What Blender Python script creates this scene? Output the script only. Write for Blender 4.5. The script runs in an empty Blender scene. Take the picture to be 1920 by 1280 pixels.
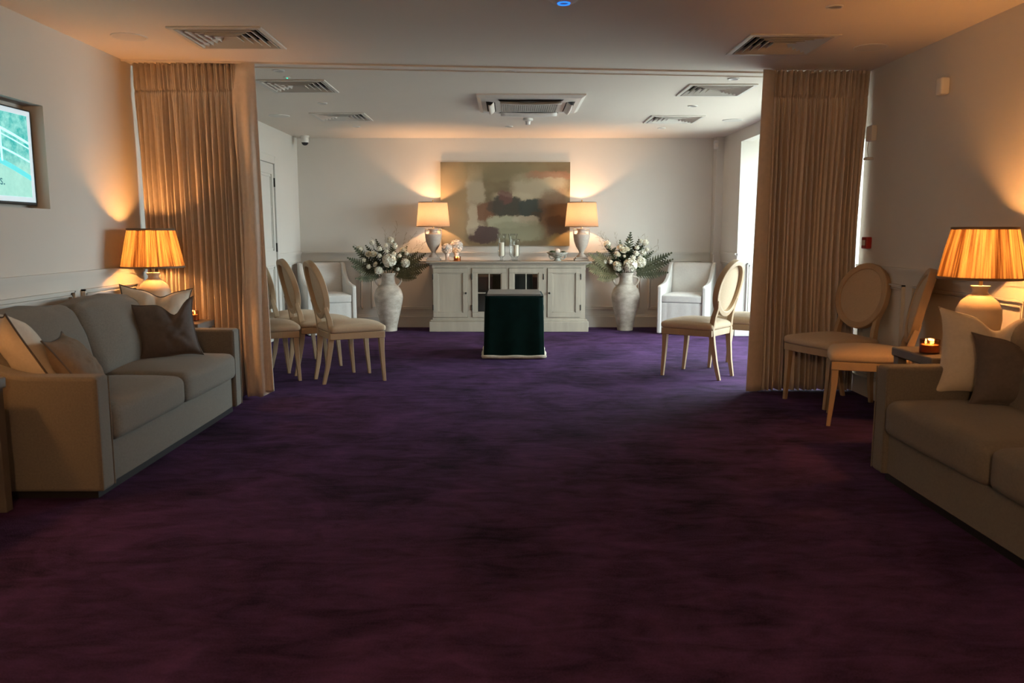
import bpy, math, random
from mathutils import Vector, Matrix, noise as mnoise
R = math.radians
PI = math.pi
rnd = random.Random(7)

# ------------------------------------------------------------------ camera, world, exposure
scn = bpy.context.scene
col = scn.collection
cam_d = bpy.data.cameras.new('camera')
cam = bpy.data.objects.new('camera', cam_d)
col.objects.link(cam)
cam_d.sensor_width = 36.0
cam_d.lens = 1500 / 1920 * 36.0
cam_d.clip_start = 0.05
cam.location = (0, 0, 1.21)
cam.rotation_euler = (R(90 - 7.7), 0, R(-0.2))
cam_d.dof.use_dof = True
cam_d.dof.focus_distance = 8.3
cam_d.dof.aperture_fstop = 4.0
scn.camera = cam

world = bpy.data.worlds.new('sky')
scn.world = world
world.use_nodes = True
wbg = world.node_tree.nodes['Background']
wbg.inputs['Color'].default_value = (0.82, 0.95, 0.96, 1)
wbg.inputs['Strength'].default_value = 23.0

scn.view_settings.view_transform = 'Standard'
scn.view_settings.look = 'None'
scn.view_settings.gamma = 1.0
scn.view_settings.use_curve_mapping = False
scn.view_settings.exposure = 0.0
scn.cycles.use_denoising = True
scn.cycles.max_bounces = 14
scn.cycles.diffuse_bounces = 12
scn.cycles.transparent_max_bounces = 16
scn.cycles.sample_clamp_indirect = 8.0
scn.cycles.caustics_reflective = False
scn.cycles.caustics_refractive = False

LAMP_COL = (1.0, 0.40, 0.105)
LAMP_W = 125.0
SIDE_COL = (1.0, 0.52, 0.24)
SIDE_W = 35.0

FILL_W = 130.0  # power of the added fill globe behind the viewpoint

# room sizes
XL, XR = -2.68, 2.68
YB = 10.35          # far wall
YN = -2.6           # wall behind the camera
H = 2.40
BAY0, BAY1, BAYX, HEAD = 6.16, 9.45, 3.55, 2.26

# light through the bay window: a portal for the sky
pd = bpy.data.lights.new('window_portal', 'AREA')
pd.shape = 'RECTANGLE'
pd.size = 3.0
pd.size_y = 2.0
pd.cycles.is_portal = True
po = bpy.data.objects.new('window_portal', pd)
po.location = (BAYX + 0.06, (BAY0 + BAY1) / 2, 1.22)
po.rotation_euler = (R(90), 0, R(90))
col.objects.link(po)

# ------------------------------------------------------------------ materials
def newmat(name):
    m = bpy.data.materials.new(name)
    m.use_nodes = True
    nt = m.node_tree
    return m, nt, nt.nodes['Principled BSDF']

def N(nt, t, **kw):
    n = nt.nodes.new(t)
    for k, v in kw.items():
        if k.startswith('i_'):
            n.inputs[k[2:].replace('_', ' ')].default_value = v
        else:
            setattr(n, k, v)
    return n

def mat(name, c, rough=0.6, metal=0.0, var=0.08, vscale=6.0, bump=0.0, bscale=200.0, c2=None, spec=0.5, sheen=0.0, stretch=None, coat=0.0):
    m, nt, b = newmat(name)
    L = nt.links
    b.inputs['Roughness'].default_value = rough
    b.inputs['Metallic'].default_value = metal
    b.inputs['Specular IOR Level'].default_value = spec
    if sheen:
        b.inputs['Sheen Weight'].default_value = sheen
        b.inputs['Sheen Roughness'].default_value = 0.4
    if coat:
        b.inputs['Coat Weight'].default_value = coat
    tc = N(nt, 'ShaderNodeTexCoord')
    src = tc.outputs['Object']
    if stretch:
        mp = N(nt, 'ShaderNodeMapping')
        mp.inputs['Scale'].default_value = stretch
        L.new(src, mp.inputs['Vector'])
        src = mp.outputs['Vector']
    nz = N(nt, 'ShaderNodeTexNoise', i_Scale=vscale, i_Detail=6.0, i_Roughness=0.6)
    L.new(src, nz.inputs['Vector'])
    rp = N(nt, 'ShaderNodeValToRGB')
    a = [max(0, x * (1 - var)) for x in c]
    d = c2 if c2 else [min(1, x * (1 + var)) for x in c]
    rp.color_ramp.elements[0].position = 0.3
    rp.color_ramp.elements[1].position = 0.7
    rp.color_ramp.elements[0].color = (*a, 1)
    rp.color_ramp.elements[1].color = (*d, 1)
    L.new(nz.outputs['Fac'], rp.inputs['Fac'])
    L.new(rp.outputs['Color'], b.inputs['Base Color'])
    if bump:
        n2 = N(nt, 'ShaderNodeTexNoise', i_Scale=bscale, i_Detail=3.0)
        L.new(src, n2.inputs['Vector'])
        bp = N(nt, 'ShaderNodeBump', i_Strength=bump, i_Distance=0.004)
        L.new(n2.outputs['Fac'], bp.inputs['Height'])
        L.new(bp.outputs['Normal'], b.inputs['Normal'])
    return m

def glass_mat(name, tint=(1, 1, 1), refl=0.08, rough=0.02):
    m = bpy.data.materials.new(name)
    m.use_nodes = True
    nt = m.node_tree
    nt.nodes.clear()
    out = N(nt, 'ShaderNodeOutputMaterial')
    mx = N(nt, 'ShaderNodeMixShader')
    tr = N(nt, 'ShaderNodeBsdfTransparent')
    tr.inputs['Color'].default_value = (*tint, 1)
    gl = N(nt, 'ShaderNodeBsdfGlossy', i_Roughness=rough)
    fr = N(nt, 'ShaderNodeLayerWeight', i_Blend=0.16)
    ma = N(nt, 'ShaderNodeMath', operation='MULTIPLY_ADD')
    ma.inputs[1].default_value = 0.45
    ma.inputs[2].default_value = refl
    nt.links.new(fr.outputs['Fresnel'], ma.inputs[0])
    nt.links.new(ma.outputs[0], mx.inputs['Fac'])
    nt.links.new(tr.outputs[0], mx.inputs[1])
    nt.links.new(gl.outputs[0], mx.inputs[2])
    nt.links.new(mx.outputs[0], out.inputs['Surface'])
    return m

def emit_mat(name, c, s):
    m, nt, b = newmat(name)
    b.inputs['Base Color'].default_value = (*c, 1)
    b.inputs['Emission Color'].default_value = (*c, 1)
    b.inputs['Emission Strength'].default_value = s
    return m

def shade_mat(name, c1, c2, stripes, trans=0.55):
    m = bpy.data.materials.new(name)
    m.use_nodes = True
    nt = m.node_tree
    nt.nodes.clear()
    L = nt.links
    out = N(nt, 'ShaderNodeOutputMaterial')
    mx = N(nt, 'ShaderNodeMixShader')
    mx.inputs['Fac'].default_value = trans
    df = N(nt, 'ShaderNodeBsdfDiffuse')
    tr = N(nt, 'ShaderNodeBsdfTranslucent')
    tc = N(nt, 'ShaderNodeTexCoord')
    rp = N(nt, 'ShaderNodeValToRGB')
    rp.color_ramp.elements[0].color = (*c1, 1)
    rp.color_ramp.elements[1].color = (*c2, 1)
    if stripes:
        sp = N(nt, 'ShaderNodeSeparateXYZ')
        L.new(tc.outputs['Object'], sp.inputs[0])
        at = N(nt, 'ShaderNodeMath', operation='ARCTAN2')
        L.new(sp.outputs['Y'], at.inputs[0])
        L.new(sp.outputs['X'], at.inputs[1])
        cb = N(nt, 'ShaderNodeCombineXYZ')
        ml = N(nt, 'ShaderNodeMath', operation='MULTIPLY')
        ml.inputs[1].default_value = 0.12
        L.new(sp.outputs['Z'], ml.inputs[0])
        L.new(at.outputs[0], cb.inputs[0])
        L.new(ml.outputs[0], cb.inputs[1])
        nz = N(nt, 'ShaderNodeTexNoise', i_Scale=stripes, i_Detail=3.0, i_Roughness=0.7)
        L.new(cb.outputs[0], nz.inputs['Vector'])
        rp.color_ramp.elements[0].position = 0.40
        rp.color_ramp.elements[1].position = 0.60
    else:
        nz = N(nt, 'ShaderNodeTexNoise', i_Scale=60.0, i_Detail=3.0)
        L.new(tc.outputs['Object'], nz.inputs['Vector'])
    L.new(nz.outputs['Fac'], rp.inputs['Fac'])
    L.new(rp.outputs['Color'], df.inputs['Color'])
    L.new(rp.outputs['Color'], tr.inputs['Color'])
    L.new(df.outputs[0], mx.inputs[1])
    L.new(tr.outputs[0], mx.inputs[2])
    L.new(mx.outputs[0], out.inputs['Surface'])
    return m

def carpet_mat():
    m, nt, b = newmat('carpet')
    L = nt.links
    b.inputs['Roughness'].default_value = 1.0
    b.inputs['Specular IOR Level'].default_value = 0.1
    tc = N(nt, 'ShaderNodeTexCoord')
    big = N(nt, 'ShaderNodeTexNoise', i_Scale=1.9, i_Detail=5.0, i_Roughness=0.62, i_Distortion=0.7)
    L.new(tc.outputs['Object'], big.inputs['Vector'])
    mp = N(nt, 'ShaderNodeMapping')
    mp.inputs['Scale'].default_value = (1.3, 3.6, 1)
    mp.inputs['Rotation'].default_value = (0, 0, R(10))
    L.new(tc.outputs['Object'], mp.inputs['Vector'])
    med = N(nt, 'ShaderNodeTexNoise', i_Scale=3.2, i_Detail=5.0, i_Roughness=0.7, i_Distortion=0.8)
    L.new(mp.outputs['Vector'], med.inputs['Vector'])
    fine = N(nt, 'ShaderNodeTexNoise', i_Scale=170.0, i_Detail=2.0)
    L.new(tc.outputs['Object'], fine.inputs['Vector'])
    a1 = N(nt, 'ShaderNodeMath', operation='MULTIPLY_ADD')
    a1.inputs[1].default_value = 0.45
    L.new(big.outputs['Fac'], a1.inputs[0])
    a2 = N(nt, 'ShaderNodeMath', operation='MULTIPLY')
    a2.inputs[1].default_value = 0.40
    L.new(med.outputs['Fac'], a2.inputs[0])
    L.new(a2.outputs[0], a1.inputs[2])
    a3 = N(nt, 'ShaderNodeMath', operation='MULTIPLY_ADD')
    a3.inputs[1].default_value = 0.22
    L.new(fine.outputs['Fac'], a3.inputs[0])
    L.new(a1.outputs[0], a3.inputs[2])
    rp = N(nt, 'ShaderNodeValToRGB')
    rp.color_ramp.elements[0].position = 0.40
    rp.color_ramp.elements[0].color = (0.012, 0.0065, 0.018, 1)
    rp.color_ramp.elements[1].position = 0.66
    rp.color_ramp.elements[1].color = (0.090, 0.040, 0.130, 1)
    L.new(a3.outputs[0], rp.inputs['Fac'])
    L.new(rp.outputs['Color'], b.inputs['Base Color'])
    bp = N(nt, 'ShaderNodeBump', i_Strength=0.5, i_Distance=0.006)
    L.new(fine.outputs['Fac'], bp.inputs['Height'])
    L.new(bp.outputs['Normal'], b.inputs['Normal'])
    return m

def painting_mat():
    m, nt, b = newmat('abstract_canvas')
    L = nt.links
    b.inputs['Roughness'].default_value = 0.75
    tc = N(nt, 'ShaderNodeTexCoord')
    nz = N(nt, 'ShaderNodeTexNoise', i_Scale=4.0, i_Detail=9.0, i_Roughness=0.72)
    L.new(tc.outputs['Object'], nz.inputs['Vector'])
    sub = N(nt, 'ShaderNodeVectorMath', operation='SUBTRACT')
    sub.inputs[1].default_value = (0.5, 0.5, 0.5)
    L.new(nz.outputs['Color'], sub.inputs[0])
    scl = N(nt, 'ShaderNodeVectorMath', operation='SCALE')
    scl.inputs['Scale'].default_value = 0.22
    L.new(sub.outputs[0], scl.inputs[0])
    add = N(nt, 'ShaderNodeVectorMath', operation='ADD')
    L.new(tc.outputs['Object'], add.inputs[0])
    L.new(scl.outputs[0], add.inputs[1])
    base = N(nt, 'ShaderNodeTexNoise', i_Scale=2.4, i_Detail=4.0)
    st = N(nt, 'ShaderNodeMapping')
    st.inputs['Scale'].default_value = (0.6, 1, 1.6)
    L.new(tc.outputs['Object'], st.inputs['Vector'])
    L.new(st.outputs['Vector'], base.inputs['Vector'])
    rp = N(nt, 'ShaderNodeValToRGB')
    rp.color_ramp.elements[0].position = 0.3
    rp.color_ramp.elements[0].color = (0.125, 0.095, 0.052, 1)
    rp.color_ramp.elements[1].position = 0.7
    rp.color_ramp.elements[1].color = (0.21, 0.18, 0.11, 1)
    L.new(base.outputs['Fac'], rp.inputs['Fac'])
    cur = rp.outputs['Color']
    # (x, z, rx, rz, softness, colour, amount): soft brushed fields, x and z from the canvas centre
    blobs = [(-0.66, 0.02, .20, .52, .5, (.36, .27, .15), .8), (-0.38, 0.05, .12, .42, .5, (.42, .38, .28), .75),
             (0.42, 0.22, .36, .18, .5, (.40, .36, .26), .8), (0.10, 0.02, .28, .14, .5, (.42, .38, .27), .6),
             (-0.05, 0.40, .60, .12, .6, (.22, .20, .12), .6), (0.58, 0.36, .34, .05, .6, (.26, .13, .08), .7),
             (0.0, -0.12, .52, .16, .5, (.17, .13, .09), .6),
             (-0.25, -0.09, .14, .12, .35, (.16, .075, .04), .85), (0.02, -0.02, .20, .12, .35, (.045, .045, .035), .95),
             (0.0, 0.08, .10, .09, .4, (.13, .06, .05), .8), (-0.12, -0.02, .12, .06, .4, (.06, .05, .04), .8),
             (0.34, -0.06, .17, .12, .35, (.035, .05, .045), .95), (0.40, -0.15, .08, .07, .3, (.06, .05, .035), .9),
             (0.62, -0.10, .18, .30, .5, (.16, .10, .06), .8), (0.66, -0.26, .15, .12, .4, (.09, .06, .04), .8),
             (-0.02, -0.22, .22, .09, .35, (.33, .34, .24), .9), (0.25, -0.20, .18, .07, .35, (.40, .36, .27), .8),
             (0.15, -0.34, .34, .13, .45, (.24, .25, .17), .85), (-0.26, -0.38, .20, .10, .35, (.07, .045, .045), .95),
             (-0.42, -0.20, .06, .20, .4, (.44, .40, .30), .7), (0.70, -0.46, .16, .10, .5, (.26, .19, .07), .7)]
    spx = N(nt, 'ShaderNodeSeparateXYZ')
    L.new(add.outputs[0], spx.inputs[0])
    for (bx, bz, rx, rz, soft, c, amt) in blobs:
        cmb = N(nt, 'ShaderNodeVectorMath', operation='SUBTRACT')
        cmb.inputs[1].default_value = (bx, 0, bz)
        L.new(add.outputs[0], cmb.inputs[0])
        ml = N(nt, 'ShaderNodeVectorMath', operation='MULTIPLY')
        ml.inputs[1].default_value = (1 / rx, 0, 1 / rz)
        L.new(cmb.outputs[0], ml.inputs[0])
        sq = N(nt, 'ShaderNodeVectorMath', operation='MULTIPLY')
        L.new(ml.outputs[0], sq.inputs[0])
        L.new(ml.outputs[0], sq.inputs[1])
        ln = N(nt, 'ShaderNodeVectorMath', operation='LENGTH')
        L.new(sq.outputs[0], ln.inputs[0])
        mr = N(nt, 'ShaderNodeMapRange', interpolation_type='SMOOTHSTEP')
        mr.inputs['From Min'].default_value = 1 - soft
        mr.inputs['From Max'].default_value = 1 + soft * 0.5
        mr.inputs['To Min'].default_value = amt
        mr.inputs['To Max'].default_value = 0
        L.new(ln.outputs['Value'], mr.inputs['Value'])
        mx = N(nt, 'ShaderNodeMix', data_type='RGBA')
        mx.inputs['B'].default_value = (*c, 1)
        for inp in mx.inputs:
            if inp.name == 'B' and inp.type == 'RGBA':
                inp.default_value = (*c, 1)
        fa = [i for i in mx.inputs if i.name == 'Factor' and i.type == 'VALUE'][0]
        ia = [i for i in mx.inputs if i.name == 'A' and i.type == 'RGBA'][0]
        L.new(mr.outputs['Result'], fa)
        L.new(cur, ia)
        cur = [o for o in mx.outputs if o.type == 'RGBA'][0]
    L.new(cur, b.inputs['Base Color'])
    return m

def screen_mat():
    m, nt, b = newmat('screen_picture')
    L = nt.links
    tc = N(nt, 'ShaderNodeTexCoord')
    nz = N(nt, 'ShaderNodeTexNoise', i_Scale=16.0, i_Detail=6.0, i_Roughness=0.75)
    L.new(tc.outputs['Object'], nz.inputs['Vector'])
    rp = N(nt, 'ShaderNodeValToRGB')
    rp.color_ramp.elements[0].position = 0.38
    rp.color_ramp.elements[0].color = (0.02, 0.50, 0.47, 1)
    rp.color_ramp.elements[1].position = 0.66
    rp.color_ramp.elements[1].color = (0.40, 0.92, 0.82, 1)
    L.new(nz.outputs['Fac'], rp.inputs['Fac'])
    sp = N(nt, 'ShaderNodeSeparateXYZ')
    L.new(tc.outputs['Object'], sp.inputs[0])
    mr = N(nt, 'ShaderNodeMapRange', interpolation_type='SMOOTHSTEP')
    mr.inputs['From Min'].default_value = 0.02
    mr.inputs['From Max'].default_value = -0.10
    mr.inputs['To Min'].default_value = 0.0
    mr.inputs['To Max'].default_value = 0.75
    L.new(sp.outputs['Z'], mr.inputs['Value'])
    mx = N(nt, 'ShaderNodeMixRGB')
    mx.inputs['Color2'].default_value = (0.52, 0.93, 0.78, 1)
    L.new(mr.outputs['Result'], mx.inputs['Fac'])
    L.new(rp.outputs['Color'], mx.inputs['Color1'])
    b.inputs['Base Color'].default_value = (0, 0, 0, 1)
    b.inputs['Roughness'].default_value = 0.2
    b.inputs['Emission Strength'].default_value = 0.95
    L.new(mx.outputs['Color'], b.inputs['Emission Color'])
    return m

M = {}
M['wall'] = mat('wall_paint', (0.62, 0.60, 0.56), 0.85, var=0.015, vscale=2, bump=0.06, bscale=300)
M['panel'] = mat('panel_paint', (0.60, 0.58, 0.54), 0.6, var=0.01)
M['ceiling'] = mat('ceiling_paint', (0.76, 0.705, 0.635), 0.9, var=0.01, vscale=2)
M['white'] = mat('white_plastic', (0.72, 0.71, 0.68), 0.4, var=0.01)
M['vent'] = mat('vent_metal', (0.66, 0.64, 0.60), 0.45, var=0.01)
M['black'] = mat('black_plastic', (0.012, 0.012, 0.013), 0.4)
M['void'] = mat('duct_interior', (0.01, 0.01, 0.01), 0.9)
M['carpet'] = carpet_mat()
M['curtain'] = mat('curtain_linen', (0.63, 0.565, 0.50), 0.85, var=0.06, vscale=30, bump=0.15, bscale=260, sheen=0.1)
M['sofa'] = mat('sofa_weave', (0.158, 0.148, 0.130), 0.95, var=0.12, vscale=110, bump=0.5, bscale=420, sheen=0.12, spec=0.2)
M['cream'] = mat('cream_linen', (0.56, 0.51, 0.43), 0.9, var=0.05, vscale=60, bump=0.2, bscale=300, spec=0.2)
M['brown'] = mat('umber_linen', (0.10, 0.088, 0.085), 0.9, var=0.08, vscale=60, bump=0.25, bscale=300, spec=0.2)
M['brown2'] = mat('taupe_linen', (0.19, 0.15, 0.115), 0.9, var=0.08, vscale=60, bump=0.25, bscale=300, spec=0.2)
M['piping'] = mat('dark_piping', (0.10, 0.09, 0.085), 0.85, spec=0.2)
M['oak'] = mat('pale_oak', (0.42, 0.30, 0.185), 0.55, var=0.12, vscale=5, stretch=(1, 1, .15), bump=0.08, bscale=60)
M['seatfab'] = mat('beige_upholstery', (0.52, 0.405, 0.285), 0.92, var=0.05, vscale=80, bump=0.3, bscale=360, spec=0.2, sheen=0.1)
M['slip'] = mat('white_slipcover', (0.62, 0.60, 0.57), 0.95, var=0.04, vscale=50, bump=0.3, bscale=280, spec=0.2)
M['grey_oak'] = mat('limed_oak', (0.36, 0.315, 0.25), 0.6, var=0.12, vscale=9, stretch=(1, 1, .12), bump=0.12, bscale=70)
M['grey_top'] = mat('limed_oak_top', (0.30, 0.27, 0.225), 0.42, var=0.12, vscale=9, stretch=(.12, 1, 1))
M['table'] = mat('dark_table_wood', (0.11, 0.10, 0.09), 0.5, var=0.1, vscale=8)
M['iron'] = mat('dark_iron', (0.03, 0.028, 0.025), 0.45, metal=0.6)
M['velvet'] = mat('green_velvet', (0.0015, 0.013, 0.0115), 0.9, var=0.3, vscale=9, spec=0.1, sheen=0.05)
M['rope'] = mat('cream_rope', (0.50, 0.46, 0.38), 0.9, var=0.15, vscale=40, bump=0.5, bscale=120)
M['grey_wood'] = mat('grey_board', (0.17, 0.165, 0.155), 0.6, var=0.2, vscale=10, stretch=(.15, 1, 1))
M['terracotta'] = mat('whitewashed_clay', (0.36, 0.30, 0.24), 0.9, var=0.2, vscale=7, c2=(0.58, 0.52, 0.45), bump=0.5, bscale=60, stretch=(1, 1, 1.8))
M['ceramic'] = mat('cream_ceramic', (0.58, 0.47, 0.34), 0.45, var=0.04, vscale=15)
M['urn'] = mat('stone_urn', (0.42, 0.36, 0.31), 0.6, var=0.1, vscale=30, bump=0.2, bscale=120)
M['brass'] = mat('aged_brass', (0.45, 0.32, 0.16), 0.35, metal=0.8)
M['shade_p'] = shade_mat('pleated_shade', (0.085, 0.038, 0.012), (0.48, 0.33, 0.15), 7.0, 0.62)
M['shade_d'] = shade_mat('drum_shade', (0.205, 0.165, 0.13), (0.23, 0.19, 0.15), 0, 0.5)
M['trim'] = mat('shade_trim', (0.16, 0.115, 0.075), 0.8)
M['plaster'] = mat('carved_plaster', (0.60, 0.55, 0.50), 0.7, var=0.1, vscale=30, bump=0.4, bscale=60)
M['compote'] = mat('worn_stone', (0.36, 0.35, 0.31), 0.8, var=0.6, vscale=28, bump=0.5, bscale=60)
M['wax'] = mat('ivory_wax', (0.68, 0.60, 0.48), 0.5, var=0.02)
M['wax_lit'] = mat('melting_wax', (0.80, 0.55, 0.30), 0.3, var=0.05)
M['globe'] = emit_mat('fill_glow', (1.0, .56, .27), FILL_W / (4 * PI * PI * .15 * .15))  # glow of the globe added to fill the near room
M['jar'] = glass_mat('amber_glass', (0.80, 0.55, 0.36), 0.08)
M['glass'] = glass_mat('clear_glass', (0.97, 0.98, 0.98), 0.015)
M['pane'] = glass_mat('cabinet_glass', (0.75, 0.78, 0.78), 0.10)
M['winglass'] = glass_mat('window_glass', (0.98, 0.99, 0.99), 0.02)
M['flame'] = emit_mat('candle_flame', (1.0, 0.62, 0.22), 14.0)
M['bulb'] = emit_mat('lamp_bulb', (1.0, 0.62, 0.28), 6.0)
M['led_blue'] = emit_mat('blue_led', (0.02, 0.22, 1.0), 1.4)
M['led_green'] = emit_mat('green_led', (0.05, 0.9, 0.5), 1.6)
M['red'] = mat('red_plastic', (0.35, 0.02, 0.015), 0.4)
M['leaf'] = mat('fern_green', (0.042, 0.050, 0.026), 0.75, var=0.3, vscale=20, spec=.2, c2=(0.12, 0.125, 0.075))
M['leaf_gold'] = mat('dried_fern', (0.075, 0.070, 0.03), 0.75, var=0.3, vscale=20, spec=.2, c2=(0.16, 0.14, 0.07))
M['leaf_dark'] = mat('dark_leaf', (0.020, 0.040, 0.015), 0.5, var=0.3, vscale=20, c2=(0.045, 0.09, 0.03))
M['grass'] = mat('dried_grass', (0.22, 0.17, 0.09), 0.8, var=0.2, vscale=20)
M['petal'] = mat('white_petals', (0.74, 0.71, 0.60), 0.6, var=0.05, vscale=30, spec=0.2)
M['petal2'] = mat('ivory_petals', (0.72, 0.66, 0.52), 0.6, var=0.05, vscale=30, spec=0.2)
M['succulent'] = mat('succulent_green', (0.06, 0.085, 0.04), 0.6, var=0.3, vscale=40)
M['painting'] = painting_mat()
M['canvas_side'] = mat('canvas_edge', (0.30, 0.26, 0.18), 0.85)
M['screen'] = screen_mat()
M['mount'] = emit_mat('screen_border', (0.55, 0.66, 0.72), 0.75)
M['rail_img'] = emit_mat('picture_rail_paint', (0.50, 0.95, 0.92), 0.95)
M['rail_img2'] = emit_mat('picture_bank_paint', (0.10, 0.62, 0.66), 0.95)
M['ink'] = emit_mat('picture_ink', (0.0, 0.10, 0.14), 0.9)
M['paving'] = mat('terrace_paving', (0.42, 0.40, 0.36), 0.9, var=0.1)
M['chrome'] = mat('satin_chrome', (0.6, 0.6, 0.6), 0.3, metal=0.9)

# ------------------------------------------------------------------ mesh helpers
class MB:
    def __init__(s):
        s.v = []
        s.f = []

    def add(s, vs, fs, m=None):
        o = len(s.v)
        for p in vs:
            p = Vector(p)
            if m is not None:
                p = m @ p
            s.v.append(p)
        s.f += [tuple(i + o for i in f) for f in fs]
        return s

    def box(s, x0, x1, y0, y1, z0, z1, m=None):
        vs = [(x, y, z) for z in (z0, z1) for y in (y0, y1) for x in (x0, x1)]
        fs = [(0, 2, 3, 1), (4, 5, 7, 6), (0, 1, 5, 4), (2, 6, 7, 3), (0, 4, 6, 2), (1, 3, 7, 5)]
        return s.add(vs, fs, m)

    def grid(s, fn, nu, nv, cu=False, cv=False, m=None):
        vs = [fn(i / (nu if cu else nu - 1), j / (nv if cv else nv - 1)) for j in range(nv) for i in range(nu)]
        fs = []
        for j in range(nv if cv else nv - 1):
            for i in range(nu if cu else nu - 1):
                a = j * nu + i
                b = j * nu + (i + 1) % nu
                c = ((j + 1) % nv) * nu + (i + 1) % nu
                d = ((j + 1) % nv) * nu + i
                fs.append((a, b, c, d))
        return s.add(vs, fs, m)

    def lathe(s, prof, c=(0, 0, 0), seg=32, m=None, rmod=None):
        def fn(u, v):
            k = int(round(v * (len(prof) - 1)))
            r, z = prof[k]
            a = u * 2 * PI
            if rmod:
                r = r * rmod(a, k / (len(prof) - 1))
            return (c[0] + r * math.cos(a), c[1] + r * math.sin(a), c[2] + z)
        return s.grid(fn, seg, len(prof), cu=True, m=m)

    def tube(s, pts, r, seg=8, closed=False, m=None, caps=True):
        pts = [Vector(p) for p in pts]
        n = len(pts)
        rs = r if isinstance(r, (list, tuple)) else [r] * n
        vs = []
        up = None
        for i, p in enumerate(pts):
            a = pts[(i - 1) % n] if (closed or i > 0) else pts[i]
            b = pts[(i + 1) % n] if (closed or i < n - 1) else pts[i]
            t = (b - a).normalized()
            if up is None:
                up = Vector((0, 0, 1)) if abs(t.z) < 0.9 else Vector((1, 0, 0))
            sd = t.cross(up)
            if sd.length < 1e-6:
                sd = t.orthogonal()
            sd.normalize()
            up = sd.cross(t).normalized()
            for k in range(seg):
                q = 2 * PI * k / seg
                vs.append(p + rs[i] * (math.cos(q) * sd + math.sin(q) * up))
        fs = []
        for i in range(n if closed else n - 1):
            for k in range(seg):
                a = i * seg + k
                b = i * seg + (k + 1) % seg
                c = ((i + 1) % n) * seg + (k + 1) % seg
                d = ((i + 1) % n) * seg + k
                fs.append((a, b, c, d))
        if caps and not closed:
            fs.append(tuple(reversed(range(seg))))
            fs.append(tuple((n - 1) * seg + k for k in range(seg)))
        return s.add(vs, fs, m)

    def soft(s, x0, x1, y0, y1, z0, z1, r=0.03, n=10, warp=None, m=None):
        """rounded box; warp(p, (u,v,w)) moves each point, u,v,w in -1..1"""
        c = Vector(((x0 + x1) / 2, (y0 + y1) / 2, (z0 + z1) / 2))
        h = Vector(((x1 - x0) / 2, (y1 - y0) / 2, (z1 - z0) / 2))
        inner = Vector([max(1e-5, a - r) for a in h])
        pos = [-1 + 2 * i / n for i in range(n + 1)]
        # denser near the edges
        pos = [math.copysign(abs(p) ** 0.72, p) for p in pos]
        idx = {}
        vs = []
        fs = []

        def vid(p):
            k = tuple(round(a, 5) for a in p)
            if k not in idx:
                q = Vector([p[i] * h[i] for i in range(3)])
                cl = Vector([max(-inner[i], min(inner[i], q[i])) for i in range(3)])
                d = q - cl
                if d.length > 1e-9:
                    q = cl + d.normalized() * r if sum(1 for i in range(3) if abs(d[i]) > 1e-9) > 1 else q
                q = q + c
                if warp:
                    q = Vector(warp(q, p))
                idx[k] = len(vs)
                vs.append(q)
            return idx[k]
        for ax in range(3):
            for sg in (-1, 1):
                for i in range(n):
                    for j in range(n):
                        cs = []
                        for (di, dj) in ((0, 0), (1, 0), (1, 1), (0, 1)):
                            p = [0, 0, 0]
                            p[ax] = sg
                            p[(ax + 1) % 3] = pos[i + di]
                            p[(ax + 2) % 3] = pos[j + dj]
                            cs.append(vid(p))
                        fs.append(tuple(cs if sg > 0 else reversed(cs)))
        return s.add(vs, fs, m)

    def prism(s, out, t0, t1, axis='x', m=None):
        n = len(out)
        def pt(a, b, t):
            return {'x': (t, a, b), 'y': (a, t, b), 'z': (a, b, t)}[axis]
        vs = [pt(a, b, t0) for a, b in out] + [pt(a, b, t1) for a, b in out]
        fs = [tuple(range(n)), tuple(reversed(range(n, 2 * n)))]
        fs += [(i, (i + 1) % n, n + (i + 1) % n, n + i)[::-1] for i in range(n)]
        return s.add(vs, fs, m)

    def build(s, name, m, parent=None, smooth=False, bevel=0, loc=None, sub=0, solid=0, segs=2):
        me = bpy.data.meshes.new(name)
        me.from_pydata([tuple(p) for p in s.v], [], s.f)
        me.materials.append(m)
        if smooth:
            me.polygons.foreach_set('use_smooth', [True] * len(me.polygons))
        me.update()
        import bmesh
        bm = bmesh.new()
        bm.from_mesh(me)
        bmesh.ops.recalc_face_normals(bm, faces=bm.faces)
        bm.to_mesh(me)
        bm.free()
        if smooth:
            try:
                me.set_sharp_from_angle(angle=R(42))
            except Exception:
                pass
        o = bpy.data.objects.new(name, me)
        col.objects.link(o)
        if solid:
            md = o.modifiers.new('solid', 'SOLIDIFY')
            md.thickness = solid
            md.offset = 0
        if bevel:
            md = o.modifiers.new('bevel', 'BEVEL')
            md.width = bevel
            md.segments = segs
            md.limit_method = 'ANGLE'
            md.angle_limit = R(40)
            md.harden_normals = False
            me.polygons.foreach_set('use_smooth', [True] * len(me.polygons))
            try:
                me.set_sharp_from_angle(angle=R(60))
            except Exception:
                pass
        if sub:
            md = o.modifiers.new('sub', 'SUBSURF')
            md.levels = sub
            md.render_levels = sub
        if parent is not None:
            o.parent = parent
        if loc is not None:
            o.location = loc
        return o

def tag(o, label=None, cat=None, group=None, kind=None):
    if label: o['label'] = label
    if cat: o['category'] = cat
    if group: o['group'] = group
    if kind: o['kind'] = kind
    return o

def thing(name, label, cat, loc=(0, 0, 0), rz=0, group=None):
    o = bpy.data.objects.new(name, None)
    o.empty_display_size = 0.1
    col.objects.link(o)
    o.location = loc
    o.rotation_euler = (0, 0, rz)
    return tag(o, label, cat, group)

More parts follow.
